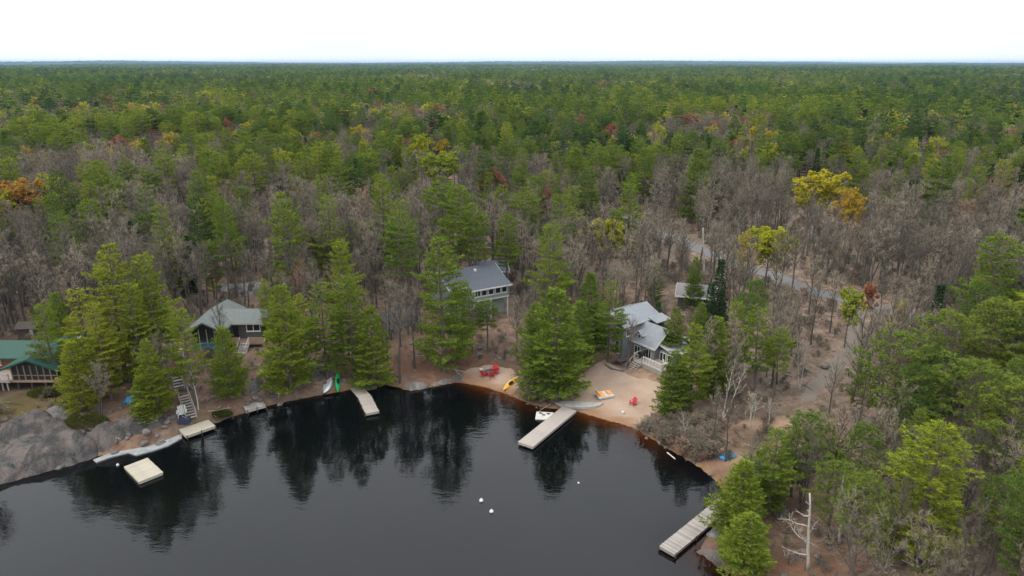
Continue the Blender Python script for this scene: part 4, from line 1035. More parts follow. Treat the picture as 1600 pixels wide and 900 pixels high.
def spikes(pos, axis, k, ln, w, spread, rng, flat=.0):
    """k thin needle-tuft blades per point, fanned round an axis"""
    m = len(pos); p = np.repeat(pos, k, 0); a = np.repeat(axis, k, 0)
    d = unit(a + rng.normal(0, spread, (m * k, 3)) * np.array([1, 1, 1 - flat]))
    L = ln * rng.uniform(.7, 1.25, (m * k, 1))
    s = unit(np.cross(d, rng.normal(0, 1, (m * k, 3)))) * (w * rng.uniform(.7, 1.3, (m * k, 1)))
    V = np.stack([p - s, p + s, p + d * L], 1).reshape(-1, 3)
    return V, np.arange(m * k * 3).reshape(-1, 3)

def pine_model(seed, Ht, R, base, kind='wp', lod=0):
    rng = np.random.default_rng(seed)
    lean = rng.normal(0, .012, 2) * Ht
    tz = np.linspace(0, Ht, 7); tp = np.stack([lean[0] * (tz / Ht) ** 2 + rng.normal(0, .02, 7), lean[1] * (tz / Ht) ** 2 + rng.normal(0, .02, 7), tz], 1); tp[0, :2] = 0
    wood = [chain(tp, (.013 * Ht + .03) * (1 - tz / Ht * .93), 7 if not lod else 4)]
    pos = []; ax = []
    z = base * Ht; dz = {'wp': .070, 'yp': .062, 'rp': .055, 'sp': .036}[kind] * Ht * (1.7 if lod else 1)
    asym = rng.uniform(0, 6.28); ph = rng.uniform(0, 6)
    while z < Ht * .985:
        t = (z - base * Ht) / (Ht * (1 - base))
        if kind == 'wp': prof = (1 - t) ** .62 * (.55 + .45 * min(1, t / .25)) * (.84 + .22 * math.sin(t * 11 + ph))
        elif kind == 'yp': prof = (1 - t) ** .78 * (.80 + .20 * min(1, t / .12))
        elif kind == 'rp': prof = (1 - t ** 2.4) ** .7 * (.6 + .4 * min(1, t / .3)) * rng.uniform(.7, 1.1)
        else: prof = (1 - t) ** .95
        nb = rng.integers(5, 8) if not lod else 5
        a0 = rng.uniform(0, 6.28)
        for b in range(nb):
            az = a0 + 6.283 * b / nb + rng.normal(0, .22)
            L = max(.22, R * prof * rng.uniform(.72, 1.16) * (1 + .13 * math.cos(az - asym)))
            if kind in ('wp', 'rp') and rng.random() < .10: L *= .55
            el = {'wp': -.06 + .75 * t ** 1.6, 'yp': .02 + .85 * t ** 1.3, 'rp': .12 + .6 * t, 'sp': -.28 + .5 * t}[kind] + rng.normal(0, .08)
            curl = {'wp': .16, 'yp': .15, 'rp': .18, 'sp': .12}[kind]
            dh = np.array([math.cos(az), math.sin(az), 0]); sd = np.array([-math.sin(az), math.cos(az), 0])
            zz = z + rng.normal(0, .14) * dz
            o = np.array([np.interp(zz, tz, tp[:, 0]), np.interp(zz, tz, tp[:, 1]), zz])
            ss = np.linspace(0, 1, 4)
            bp = o + ss[:, None] * L * dh + (ss * L * math.tan(el) + curl * L * ss ** 2)[:, None] * np.array([0, 0, 1.])
            br = (.006 * Ht * .35 + .012) * (L / R + .25) * (1 - ss * .85)
            if not lod: wood.append(chain(bp, br, 3))
            fr = {'wp': .28, 'yp': .18, 'rp': .52, 'sp': .15}[kind]
            n2 = max(2, int(L / ({'wp': .25, 'yp': .23, 'rp': .62, 'sp': .20}[kind]) * (.5 if lod else 1)))
            for k in range(n2):
                s = fr + (1 - fr) * (k + rng.uniform(.2, .8)) / n2
                c = np.array([np.interp(s, ss, bp[:, j]) for j in range(3)])
                for sg in (-1, 1):
                    l2 = (.42 * L * (1 - s) + .28 + .06 * L) * rng.uniform(.6, 1.15)
                    d2 = unit(dh * rng.uniform(.45, .9) + sg * sd * rng.uniform(.6, 1) + np.array([0, 0, .06 + rng.normal(0, .07)]))
                    n3 = max(1, int(l2 / (.6 if lod else .42 if kind == 'rp' else .26)))
                    q = (np.arange(n3) + rng.uniform(.4, 1)) / n3
                    pos.append(c + q[:, None] * l2 * d2 + np.array([0, 0, .08]) * (q[:, None] ** 2) * l2); ax.append(np.repeat((d2 + np.array([0, 0, .25]))[None], n3, 0))
            pos.append(bp[-1:]); ax.append((dh * .8 + np.array([0, 0, .5]))[None])
        z += dz * rng.uniform(.75, 1.25) * (1 - .35 * t)
    if kind == 'rp' and not lod:                                       # dead lower limbs
        for k in range(16):
            zz = base * Ht * rng.uniform(.35, 1.05); az = rng.uniform(0, 6.28); L = R * rng.uniform(.5, .95)
            pts = [np.array([0, 0, zz])]; d = np.array([math.cos(az), math.sin(az), rng.uniform(-.1, .25)])
            for _ in range(3): d = unit(d + rng.normal(0, .18, 3)); pts.append(pts[-1] + d * L / 3)
            wood.append(chain(pts, [.035, .026, .017, .007], 3))
            P0 = np.repeat(np.array(pts[1:3]), 3, 0); wood.append(frusta(P0, P0 + unit(d + rng.normal(0, .6, (6, 3))) * L * .3, .012, .004, 3))
    pos = np.concatenate(pos); ax = unit(np.concatenate(ax))
    if kind == 'rp':
        V, F = spikes(pos, ax, 17 if not lod else 4, .33 if not lod else .6, .042 if not lod else .13, .95, rng)
    elif lod: V, F = spikes(pos, ax, 3, .62, .15, .5, rng, .4)
    else: V, F = spikes(pos, ax, 7, {'wp': .34, 'yp': .31, 'sp': .24}[kind], {'wp': .055, 'yp': .052, 'sp': .048}[kind], .48, rng, .45)
    return join(wood), (V, F)

def spawn(P0, P1, k, s0, s1, lf, ang, up, rng):
    d = P1 - P0; L = np.linalg.norm(d, axis=1); m = len(P0)
    s = rng.uniform(s0, s1, (m, k, 1)); o = P0[:, None] + s * d[:, None]
    e = unit(unit(d)[:, None] + rng.normal(0, ang, (m, k, 3)) + np.array([0, 0, up]))
    l = (L[:, None] * lf * rng.uniform(.6, 1.2, (m, k)) * (1.15 - .45 * s[..., 0]))[..., None]
    return o.reshape(-1, 3), (o + e * l).reshape(-1, 3)
def bare_model(seed, Ht, spread, lod=0, leaf=0, fork=.38, stems=1, droop=.0):
    rng = np.random.default_rng(seed); wood = []; L0 = []; L1 = []
    for st in range(stems):
        off = rng.normal(0, .25, 2) if stems > 1 else np.zeros(2); ln = rng.normal(0, .10 if stems > 1 else .03, 2)
        n = 6; hh = Ht * .82 * rng.uniform(.85, 1); z = np.linspace(0, hh, n)
        tp = np.stack([off[0] + ln[0] * z + np.cumsum(rng.normal(0, .07, n)), off[1] + ln[1] * z + np.cumsum(rng.normal(0, .07, n)), z], 1); tp[0, :2] = off
        r0 = (.0115 * Ht + .025) / (stems ** .4); wood.append(chain(tp, r0 * (1 - z / hh * .85), 6 if not lod else 3))
        nl = (13 if not lod else 9) // (1 if stems == 1 else 2) + 1
        t = fork + (1 - fork) * (np.arange(nl) + rng.uniform(0, 1, nl)) / nl; t = np.minimum(t, .99)
        o = np.stack([np.interp(t * hh, z, tp[:, j]) for j in range(3)], 1)
        az = np.arange(nl) * 2.399 + rng.uniform(0, 6.28); el = rng.uniform(.55, 1.0, nl) + .3 * t
        d = np.stack([np.cos(az) * np.cos(el), np.sin(az) * np.cos(el), np.sin(el)], 1)
        l = Ht * .36 * spread * (1.25 - .75 * t) * rng.uniform(.8, 1.2, nl)
        mid = o + d * (l * .5)[:, None]; d2 = unit(d + rng.normal(0, .16, d.shape) + np.array([0, 0, .22 - droop])); end = mid + d2 * (l * .5)[:, None]
        rr = r0 * .42 * (1 - .5 * t)
        wood += [frusta(o, mid, rr, rr * .7, 4 if not lod else 3), frusta(mid, end, rr * .7, rr * .25, 3)]
        L0 += [mid, o, tp[-2:-1]]; L1 += [end, mid, tp[-1:] + np.array([[0, 0, Ht * .1]])]
    a, b = np.concatenate(L0), np.concatenate(L1)
    k1, k2, k3 = (5, 5, 6) if not lod else (3, 4, 3)
    a1, b1 = spawn(a, b, k1, .25, 1.0, .62, .42, .16 - droop, rng); wood.append(frusta(a1, b1, .0018 * Ht, .008, 3))
    a2, b2 = spawn(a1, b1, k2, .25, 1.0, .58, .48, .12 - droop, rng)
    a3, b3 = spawn(a2, b2, k3, .2, 1.0, .75, .5, .10, rng)
    w2, w3 = (.013, .0085) if not lod else (.04, .035)
    def blade(p, q, w):
        s = unit(np.cross(q - p, rng.normal(0, 1, p.shape))) * w
        return np.stack([p - s, p + s, q], 1).reshape(-1, 3), np.arange(len(p) * 3).reshape(-1, 3)
    tw = join([blade(a2, b2, w2), blade(a3, b3, w3)])
    lf = None
    if leaf:
        k = leaf; pts = np.concatenate([b3, (a3 + b3) / 2, b2]); pts = pts[rng.random(len(pts)) < (.8 if not lod else .5)]
        lf = spikes(pts, rng.normal(0, 1, pts.shape), k, .20 if not lod else .45, .085 if not lod else .18, .8, rng)
    return join(wood), tw, lf

MODEL = {}; LIB = bpy.data.collections.new('tree_models')
def reg(key, bark, wood, crowns):
    """crowns: list of (V, F, material). keeps trunk mesh, crown mesh and a joined one for far woods"""
    tm = np_mesh('trunk', wood[0], [(wood[1], 0)], [bark], True)
    V = []; G_ = []; b = 0; mats = []
    for v, f, m in crowns: V.append(v); G_.append((f + b, len(mats))); mats.append(m); b += len(v)
    cm = np_mesh('crown', np.concatenate(V), G_, mats)
    V2 = [wood[0]] + V; b = len(wood[0]); G2 = [(wood[1], 0)]
    for i, (v, f, m) in enumerate(crowns): G2.append((f + b, i + 1)); b += len(v)
    jm = np_mesh('tree_model_mesh', np.concatenate(V2), G2, [bark] + mats)
    jo = bpy.data.objects.new('tree_model_%s' % key, jm)
    MODEL[key] = (tm, cm, jo)
def top_of(v): return float(v[:, 2].max())
DIM = {}
def add_pine(key, seed, Ht, R, base, kind, mat, lod=0):
    w, (V, F) = pine_model(seed, Ht, R, base, kind, lod); reg(key, M['bark_red'], w, [(V, F, M[mat])]); DIM[key] = (max(top_of(V), Ht), R)
def add_bare(key, seed, Ht, spread, bark='bark', twig='twigs', lod=0, leaf=0, fork=.38, stems=1, droop=0.0):
    w, t, l = bare_model(seed, Ht, spread, lod, leaf, fork, stems, droop)
    cr = [(t[0], t[1], M[twig])] + ([(l[0], l[1], M['buds'])] if l else [])
    reg(key, M[bark], w, cr); DIM[key] = (top_of(np.concatenate([t[0], w[0]])), 3.0)
for i in range(8): add_pine('wp%d' % i, 10 + i, 16, 3.9 + .25 * (i % 3), [.22, .14, .30, .10, .20, .34, .46, .40][i], 'wp', 'needles')
for i in range(4): add_pine('yp%d' % i, 30 + i, 10, 2.7 + .2 * (i % 2), [.05, .08, .04, .10][i], 'yp', 'needles')
for i in range(4): add_pine('rp%d' % i, 50 + i, 14, 3.2, [.38, .30, .45, .34][i], 'rp', 'redpine')
for i in range(2): add_pine('sp%d' % i, 60 + i, 12, 1.9, .06, 'sp', 'spruce')
for i in range(7): add_bare('bd%d' % i, 80 + i, 13, [.75, .9, .68, 1.0, .85, .62, .9][i], fork=[.48, .42, .56, .34, .5, .56, .42][i], stems=[1, 1, 1, 2, 1, 1, 3][i])
for i in range(4): add_bare('bu%d' % i, 100 + i, 13, [1.1, .95, 1.25, .8][i], leaf=[5, 4, 7, 4][i], fork=.45)
for i in range(3): add_bare('bi%d' % i, 110 + i, 11, .62, bark='birch', fork=.45, stems=[1, 2, 3][i])
for i in range(3): add_bare('br%d' % i, 120 + i, 2.4, 1.5, fork=.05, stems=4)
for i in range(4): add_pine('zwp%d' % i, 130 + i, 16, 3.6, [.15, .22, .1, .3][i], 'wp', 'needles', 1)
for i in range(3): add_bare('zbd%d' % i, 140 + i, 13, 1.05, lod=1)
for i in range(2): add_bare('zbu%d' % i, 150 + i, 13, 1.15, lod=1, leaf=2)
add_pine('zsp0', 160, 13, 2.2, .05, 'sp', 'spruce', 1)

def plant(key, x, y, Ht, rf, tint, name, label, cat, group=None, rot=None, tilt=(0, 0)):
    tm, cm, _ = MODEL[key]; s = Ht / DIM[key][0]
    t = thing(name, label, cat, (x, y, hz(x, y) - .08), rot if rot is not None else prng.uniform(0, 6.28), group)
    t.rotation_euler = (tilt[0], tilt[1], t.rotation_euler[2]); t.scale = (s * rf, s * rf, s)
    for nm, me in (('trunk', tm), ('crown', cm)):
        o = bpy.data.objects.new(nm, me); o['tint'] = float(tint); link(o, t)
    return t
prng = random.Random(77)
def base_from_top(u, vt, Ht):
    d = ray(u, vt); z = 4 + Ht
    for _ in range(20):
        t = (z - CAMH) / d[2]; z = .5 * z + .5 * (hz(d[0] * t, d[1] * t) + Ht)
    t = (z - CAMH) / d[2]; return d[0] * t, d[1] * t

HERO = []     # (x, y, r) of hand-placed trees
def hero(key, u, vb, vt, rf, tint, name, label, cat, Ht=None, **kw):
    if vb is not None:
        x, y, z = G(u, vb); Ht = top_z(y, vt) - z
    else: x, y = base_from_top(u, vt, Ht)
    HERO.append((x, y, 1.9)); return plant(key, x, y, Ht, rf * (1.08 if 'pine' in name else 1), tint + (.06 if 'pine' in name else 0), name, label, cat, **kw)
PT = 'pine tree'
def wp(*a, **k): return hero(*a[:6], 'pine_tree', a[6], PT, **k)
# shore pines, left to right
wp('yp0', 131, 640, 530, 1.05, .85, 'bright young pine at the right corner of the green roofed cottage')
wp('wp1', 150, 600, 448, 1.15, .92, 'bushy yellow-green pine above the right end of the green roof')
wp('wp3', 198, 595, 376, 1.0, .80, 'tallest pine of the cluster right of the green roofed cottage')
wp('wp0', 255, 590, 392, 1.0, .70, 'tall pine left of the grey roofed cottage, inner one of two')
wp('wp4', 228, 610, 440, 1.0, .72, 'mid height pine in the middle of the left cluster')
wp('wp1', 175, 625, 470, .95, .86, 'yellowish pine in front of the left cluster, close to the rocks')
wp('yp1', 247, 652, 528, .85, .70, 'narrow young pine just above the broken granite ledge')
wp('yp2', 225, 658, 590, 1.1, .68, 'short young pine growing over the granite ledge')
wp('wp2', 306, 632, 478, .95, .62, 'thin loose pine left of the lake stairs and blue skirting')
wp('yp3', 364, 624, 508, .92, .62, 'young cone shaped pine in front of the blue skirting')
wp('yp1', 456, 614, 440, .86, .66, 'large cone shaped pine right of the grey roofed cottage')
wp('wp3', 425, 530, 432, .8, .72, 'pine top showing behind the right end of the grey roofed cottage')
wp('wp1', 512, 590, 440, 1.1, .55, 'broad dark pine above the green kayak')
wp('wp3', 554, 588, 425, .95, .52, 'tall pine behind the cone shaped one by the small dock')
wp('yp0', 585, 604, 476, 1.0, .60, 'cone shaped pine standing at the root of the small dock')
wp('wp0', 532, None, 372, 1.05, .72, 'bright pine standing behind the two above the green kayak', Ht=14)
wp('wp3', 695, 582, 370, 1.15, .50, 'very tall layered pine left of the sandy cove')
wp('wp4', 716, 560, 450, 1.1, .48, 'pine beside the very tall one, under the slate roof')
wp('wp6', 762, 548, 465, 1.3, .44, 'thin pine with bare lower trunk in front of the slate roofed house')
wp('yp2', 868, 612, 446, 1.28, .48, 'big broad pine between the sandy cove and the sand beach')
wp('yp1', 838, 585, 470, 1.05, .46, 'left companion of the broad pine by the beach')
wp('yp3', 905, 575, 468, 1.0, .48, 'right companion of the broad pine by the beach')
wp('yp2', 918, 540, 420, .95, .42, 'dark pine left of the metal roofed house')
wp('wp1', 950, 566, 436, 1.0, .46, 'pine touching the left end of the metal roof')
wp('yp0', 1022, 470, 404, .75, .40, 'small pine in the wood above the metal roof')
wp('yp3', 1050, 560, 478, .9, .45, 'pine just right of the sunroom')
wp('wp1', 1078, 640, 505, 1.05, .62, 'large bushy pine hiding the right side of the beach house')
wp('yp1', 1048, 650, 545, 1.0, .45, 'low dark pine overhanging the right end of the sand beach')
wp('yp2', 1112, 612, 490, .95, .55, 'pine right of the bushy one by the beach house')
wp('wp4', 1140, 590, 468, .9, .58, 'pine at the edge of the bare wood right of the beach house')
wp('yp1', 1090, 560, 470, .8, .50, 'pine in front of the low garage')
# right shore
wp('wp3', 1425, 885, 648, 1.35, .74, 'large bright layered pine in the bottom right foreground')
wp('wp1', 1200, 800, 672, 1.35, .50, 'soft dark pine leaning over the inner end of the weathered dock')
wp('yp0', 1150, 835, 715, 1.3, .60, 'pine right beside the weathered dock')
wp('yp3', 1165, 890, 800, 1.5, .58, 'low pine on the reddish rock at the bottom shore')
wp('rp0', 1250, 780, 640, 1.25, .45, 'dark pine behind the bleached dead tree')
wp('wp2', 1235, 775, 668, 1.35, .46, 'soft pine between the dock pine and the dark pine on the right shore')
wp('yp2', 1180, 775, 700, 1.3, .5, 'dense pine at the landward end of the weathered dock')
wp('rp3', 1290, 850, 720, 1.3, .55, 'scrubby pine directly behind the bleached dead tree')
wp('wp5', 735, 540, 452, 1.0, .46, 'slim pine close left of the slate house posts')
wp('rp1', 1330, 800, 660, 1.2, .48, 'clump needled pine left of the large foreground pine')
wp('rp0', 1378, 700, 510, 1.35, .55, 'open crowned pine with grey dead limbs right of the dirt track')
wp('rp2', 1450, 660, 478, 1.3, .62, 'open crowned pine on the right, second from the dirt track')
wp('rp1', 1520, 650, 465, 1.35, .70, 'bright open crowned pine near the right edge')
wp('wp0', 1570, 640, 450, 1.2, .80, 'bright tall pine at the right edge of the picture')
wp('rp3', 1480, 760, 560, 1.35, .58, 'clump needled pine behind the large foreground pine')
wp('rp0', 1550, 800, 590, 1.35, .66, 'clump needled pine right of the large foreground pine')
wp('wp4', 1590, 900, 690, 1.3, .68, 'green pine in the bottom right corner')
wp('rp2', 1330, 900, 740, 1.2, .60, 'thin scrubby pine between dead tree and large foreground pine')
wp('rp3', 1405, 620, 530, 1.2, .56, 'open crowned pine behind the one with dead limbs')
wp('rp1', 1600, 700, 520, 1.3, .66, 'clump needled pine cut by the right edge')
wp('yp2', 1290, 715, 655, 1.2, .62, 'small bushy pine behind the dark pine')
# pines standing out of the bare wood
for (k, u, vt, Ht, rf, ti, lb) in [
    ('wp3', 440, 298, 17, 1.05, .58, 'tall pine in the wood above the bedrock clearing'), ('wp1', 250, 318, 15, 1.0, .60, 'pine in the bare wood above the left cluster'),
    ('wp0', 135, 308, 15, 1.15, .50, 'wide pine in the bare wood far left'), ('wp4', 322, 372, 10, .9, .62, 'small pine left of the bedrock clearing'),
    ('wp2', 622, 308, 15, .85, .62, 'narrow pine standing alone in the bare wood left of centre'), ('wp6', 690, 270, 18, 1.05, .48, 'tall dark pine behind the very tall central one'),
    ('wp7', 716, 285, 18, 1.0, .50, 'tall dark pine, right neighbour behind the slate roofed house'), ('wp6', 740, 315, 16, 1.0, .46, 'dark pine above the woodpile'),
    ('wp6', 820, 288, 16, 1.1, .52, 'broad pine in the wood right of the woodpile'), ('wp7', 792, 330, 14, .9, .50, 'pine between the woodpile and the broad pine'),
    ('wp2', 878, 298, 16, 1.0, .50, 'tall pine alone in the wood above the broad beach pine'), ('wp1', 985, 285, 15, 1.2, .55, 'spreading pine in the wood above the yellow bud tree'),
    ('wp0', 1010, 228, 17, 1.2, .48, 'pine group member far behind the metal roof'), ('wp3', 1475, 238, 19, 1.0, .35, 'tall dark pine rising from the bare wood at right'),
    ('wp0', 1570, 362, 17, 1.3, .48, 'wide layered pine at the right edge above the road'), ('wp4', 1105, 232, 16, 1.0, .42, 'pine above the start of the gravel road'),
    ('wp1', 1198, 208, 17, 1.1, .40, 'dark pine left of the big yellow bud tree'), ('wp3', 1345, 230, 15, 1.2, .52, 'flat crowned pine right of the big yellow bud tree'),
    ('wp2', 60, 470, 11, .9, .55, 'small pine behind the green roof'), ('yp0', 82, 455, 9, .9, .55, 'young pine left of the yellow-green bushy one'),
    ('sp0', 1127, 402, 12, .95, .25, 'dark narrow spruce by the garage'), ('sp1', 1112, 440, 9, 1.1, .3, 'short dark spruce right of the garage'),
    ('yp1', 1088, 398, 9, .6, .45, 'slim young pine in front of the garage roof'), ('sp1', 1030, 470, 5, 1.6, .45, 'round dark bush-like spruce behind the sunroom')]:
    wp(k, u, None, vt, rf, ti, lb, Ht=Ht)
# budding trees
def bud(k, u, vt, Ht, rf, ti, lb): hero(k, u, None, vt, rf, ti, 'budding_tree', lb, 'tree', Ht=Ht)
for a in [('bu2', 1285, 268, 15, 1.5, .42, 'large spreading tree in yellow bud above the gravel road'), ('bu0', 1332, 292, 13, .9, .60, 'orange budding tree right of the large yellow one'),
          ('bu2', 1202, 352, 12, 1.35, .24, 'round bright yellow-green tree beside the gravel road'), ('bu1', 1165, 358, 11, .8, .50, 'small orange tinged tree left of the round yellow one'),
          ('bu2', 950, 340, 11, 1.15, .25, 'yellow-green budding tree in the wood above the dark beach pines'), ('bu2', 682, 236, 15, 1.35, .05, 'vivid light green tree in the middle distance'),
          ('bu0', 655, 208, 15, 1.0, .2, 'yellow-green tree just beyond the vivid light green one'), ('bu1', 440, 228, 15, 1.2, .12, 'light green tree in the middle distance left of centre'),
          ('bu2', 15, 282, 14, 1.3, .72, 'orange budding tree at the left edge'), ('bu1', 72, 266, 15, 1.0, .18, 'yellow-green tree right of the orange one at left'),
          ('bu1', 1335, 444, 9, 1.1, .08, 'pale green tree beside the dirt track and road'), ('bu3', 1410, 464, 7, .8, .45, 'small yellow-orange tree near the road at right'),
          ('bu0', 955, 192, 15, 1.1, .98, 'red budding maple far behind the metal roof'), ('bu1', 852, 288, 13, .6, .98, 'small red budding maple left of the lone tall pine'),
          ('bu0', 770, 262, 13, 1.0, .95, 'reddish maple in the bare wood left of centre'), ('bu1', 1360, 436, 8, .9, .92, 'reddish tree behind the pale green one'), ('bu3', 500, 232, 14, 1.1, .93, 'dull red maple in the middle distance'),
          ('bu1', 990, 208, 14, .9, .15, 'yellow-green tree beside the far red maple'), ('bu1', 1395, 172, 16, 1.2, .18, 'yellow-green tree far right')]: bud(*a)
# birches and pale-barked trees near the water
for (k, u, vb, vt, rf, ti, tl, lb) in [('bi0', 1072, 690, 612, 1.0, .4, (.0, -.5), 'leaning white birch over the right brush shore'), ('bi1', 1128, 655, 555, .9, .55, (0, .25), 'white birch with slanting stem behind the brush'),
                                      ('bi2', 1175, 668, 600, 1.5, .7, (0, 0), 'pale forked tree with rusty twigs in the sandy clearing'), ('bi0', 1200, 665, 618, 1.3, .7, (0, .1), 'slim pale tree right of the forked one'),
                                      ('bi1', 1250, 610, 520, .8, .4, (0, .12), 'pale birch at the head of the dirt track'), ('bi0', 310, 640, 560, .9, .4, (0, .1), 'grey-white bare tree beside the landing deck')]:
    hero(k, u, vb, vt, rf, ti, 'birch_tree', lb, 'tree', tilt=tl)
for (k, u, vb, vt, Ht_, rf, ti, lb) in [('bd3', 905, None, 335, 12, 1.35, .66, 'pale spreading leafless tree left of the yellow bud tree'), ('bd1', 1000, None, 322, 13, 1.35, .64, 'pale spreading leafless tree right of the yellow bud tree'),
        ('bd4', 625, 598, 440, 0, .9, .35, 'thin leafless tree on the bank right of the small dock'), ('bd2', 648, 575, 432, 0, .9, .4, 'leafless tree beside the grey bedrock slope'), ('bd6', 822, 606, 510, 0, 1.1, .5, 'grey multi-stemmed leafless tree left of the broad beach pine'),
        ('bd0', 808, 560, 452, 0, 1.0, .45, 'leafless tree uphill of the yellow kayak'), ('bd5', 980, 576, 486, 0, 1.1, .5, 'small leafless tree on the patio edge before the metal roofed house'), ('bd1', 500, 500, 395, 0, .9, .4, 'leafless tree uphill of the broad dark pine'),
        ('bd4', 352, 570, 462, 0, .75, .3, 'thin leafless tree in front of the grey roofed cottage'), ('bd0', 75, 612, 520, 0, .9, .4, 'thin leafless tree before the glazed porch'), ('bd3', 655, None, 232, 13, 1.3, .62, 'pale leafless crown beside the vivid light green tree'), ('bd3', 260, None, 240, 14, 1.5, .55, 'pale broad leafless crown in the wood at left')]:
    hero(k, u, vb, vt, rf, ti, 'bare_tree', lb, 'tree', Ht=Ht_)
# bleached dead tree
def dead(label, u, vb, vt, seed, limbs):
    x, y, z = G(u, vb); Ht = top_z(y, vt) - z; rr = np.random.default_rng(seed)
    t = thing('dead_tree', label, 'tree', (x, y, z - .05)); t.rotation_euler = (0, -.10, 0); HERO.append((x, y, 2.2))
    zs = np.linspace(0, Ht, 8); tr = MB(); ptr = [(rr.normal(0, .03), rr.normal(0, .03), q) for q in zs]
    tr.tube(ptr, [(.03 + .017 * Ht) * (1 - .6 * q / Ht) for q in zs], 9).build('trunk', M['deadwood'], t, smooth=True)
    for (f, az, el, L) in limbs:
        p = Vector((0, 0, f * Ht)); d = Vector((math.cos(az) * math.cos(el), math.sin(az) * math.cos(el), math.sin(el))); pts = [p]; mb = MB()
        for k in range(6):
            d = (d + Vector(rr.normal(0, .2, 3)) + Vector((0, 0, .08))).normalized(); pts.append(pts[-1] + d * L / 6)
        mb.tube(pts, [.06, .055, .045, .036, .026, .018, .008], 6)
        for k in range(2, 6):
            for _ in range(3):
                e = (d + Vector(rr.normal(0, .6, 3))).normalized(); q = pts[k] + e * float(L * rr.uniform(.1, .3))
                mb.tube([pts[k], (pts[k] + q) / 2 + Vector(rr.normal(0, .03, 3)), q], [.02, .013, .005], 4)
        mb.build('limb', M['deadwood'], t, smooth=True)
dead('bleached dead tree with bare limbs in the lower right foreground', 1262, 892, 770, 4, [(.58, 3.05, .5, 3.0), (.38, 2.9, .55, 2.9), (.36, 3.3, .3, 2.4), (.22, 3.15, .05, 2.1), (.72, 3.0, .15, 1.1), (.85, 2.7, .7, .6), (.5, .4, .6, 1.3), (.66, 1.2, .4, .9)])
dead('thin crooked dead stem right of the bleached dead tree', 1312, 850, 740, 9, [(.5, 1.2, .8, .8), (.8, 2.6, .9, .8)])
dead('pale dead snag standing left of the round yellow tree by the road', 1100, 432, 355, 12, [(.6, 2.6, .7, 1.4), (.7, .4, .7, 1.2), (.45, 1.0, .5, 1.2)])
dead('grey dead top among the right pines', 1465, 690, 620, 15, [(.5, 2.9, .8, 1.6), (.65, .3, .7, 1.5), (.8, 1.5, .9, .8)])
# juniper mats on the granite
def juniper(label, u, v, s, hgt, seed, tint):
    x, y, z = G(u, v); rr = np.random.default_rng(seed); n = 900
    r = np.sqrt(rr.random(n)); a = rr.uniform(0, 6.28, n)
    p = np.stack([r * np.cos(a) * s, r * np.sin(a) * s * .6, (1 - r ** 2) * hgt * rr.uniform(.4, 1, n)], 1)
    V, F = spikes(p, unit(np.stack([np.cos(a) * .6, np.sin(a) * .6, np.full(n, .8)], 1)), 6, .3, .04, .5, rr)
    t = thing('juniper_bush', label, 'bush', (x, y, z))
    o = bpy.data.objects.new('foliage', np_mesh('foliage', V, [(F, 0)], [M['bush']])); o['tint'] = tint; link(o, t)
    mb = MB()
    for k in range(7): an = k * .9; mb.tube([(0, 0, 0), (s * .35 * math.cos(an), s * .2 * math.sin(an), hgt * .4), (s * .8 * math.cos(an), s * .45 * math.sin(an), hgt * .3)], [.05, .03, .01], 5)
    mb.build('stem', M['bark'], t)
juniper('low spreading juniper on the granite below the left pines', 132, 660, 2.4, 1.1, 1, .6)
juniper('small juniper left of the spreading one', 70, 615, 1.8, .7, 2, .8)
juniper('juniper mat on the bank above the boardwalk', 345, 648, 1.2, .5, 3, .5)
juniper('olive bush on the bank beside the leaning birch', 1055, 690, 1.5, 1.0, 4, .7)

# ------------------------------------------------------------------ the wood: individuals nearby, one mass beyond
rs = np.random.default_rng(2024)
def ring(r0, r1, sp, half=.84):
    n = int((r1 * r1 - r0 * r0) * half / (sp * sp)); r = np.sqrt(rs.uniform(r0 * r0, r1 * r1, n * 2)); a = rs.uniform(-half, half, n * 2)
    x, y = r * np.sin(a), r * np.cos(a)
    c = {}; keep = []
    cx, cy = np.floor(x / sp).astype(int), np.floor(y / sp).astype(int)
    for i in range(len(x)):
        k = (cx[i], cy[i])
        if k not in c: c[k] = 1; keep.append(i)
    return np.stack([x[keep], y[keep]], 1)
pts = np.concatenate([ring(38, 130, 2.7), ring(130, 260, 3.6), ring(260, 600, 5.0), ring(600, 1200, 7.6), ring(1200, 2600, 10.5), ring(2600, 6500, 21)])
X, Y = pts[:, 0], pts[:, 1]; D = poly_dist(X, Y, LK, LK2); RR = np.hypot(X, Y)
ok = D > 1.8
for (cx, cy, r) in CLEAR: ok &= (X - cx) ** 2 + (Y - cy) ** 2 > r * r
for (cx, cy, r) in HERO: ok &= (X - cx) ** 2 + (Y - cy) ** 2 > r * r
def near_line(line, w):
    a = np.array(line); m = np.full(len(X), 1e9); sel = RR < 400
    for p in a[::2]: m[sel] = np.minimum(m[sel], (X[sel] - p[0]) ** 2 + (Y[sel] - p[1]) ** 2)
    return m < w * w
ok &= ~near_line(ROAD, 4.6) & ~near_line(TRACK, 2.8) & ~near_line(DRIVE, 2.5)
for poly in (beach_px, cove_px):
    A = np.array([gpx(u, v) for u, v in poly]); ok &= poly_dist(X, Y, A, np.roll(A, -1, 0)) > .6
clr = [gpx(380, 450), gpx(1215, 665), gpx(745, 375), gpx(1200, 690)]
for c, r in zip(clr, (5, 4.5, 4, 3)): ok &= np.hypot(X - c[0], Y - c[1]) > r
pts = pts[ok]; X, Y, D, RR = X[ok], Y[ok], D[ok], RR[ok]; N = len(X); Z = H(X, Y)
nz = fbm(X * .018, Y * .018, 61, 3); nf = fbm(X * .006, Y * .006, 63, 3); rn = rs.random(N)
AZ = X / Y
pf = np.interp(RR, [60, 120, 180, 280, 380, 600, 3000], [.04, .07, .19, .33, .52, .60, .66])
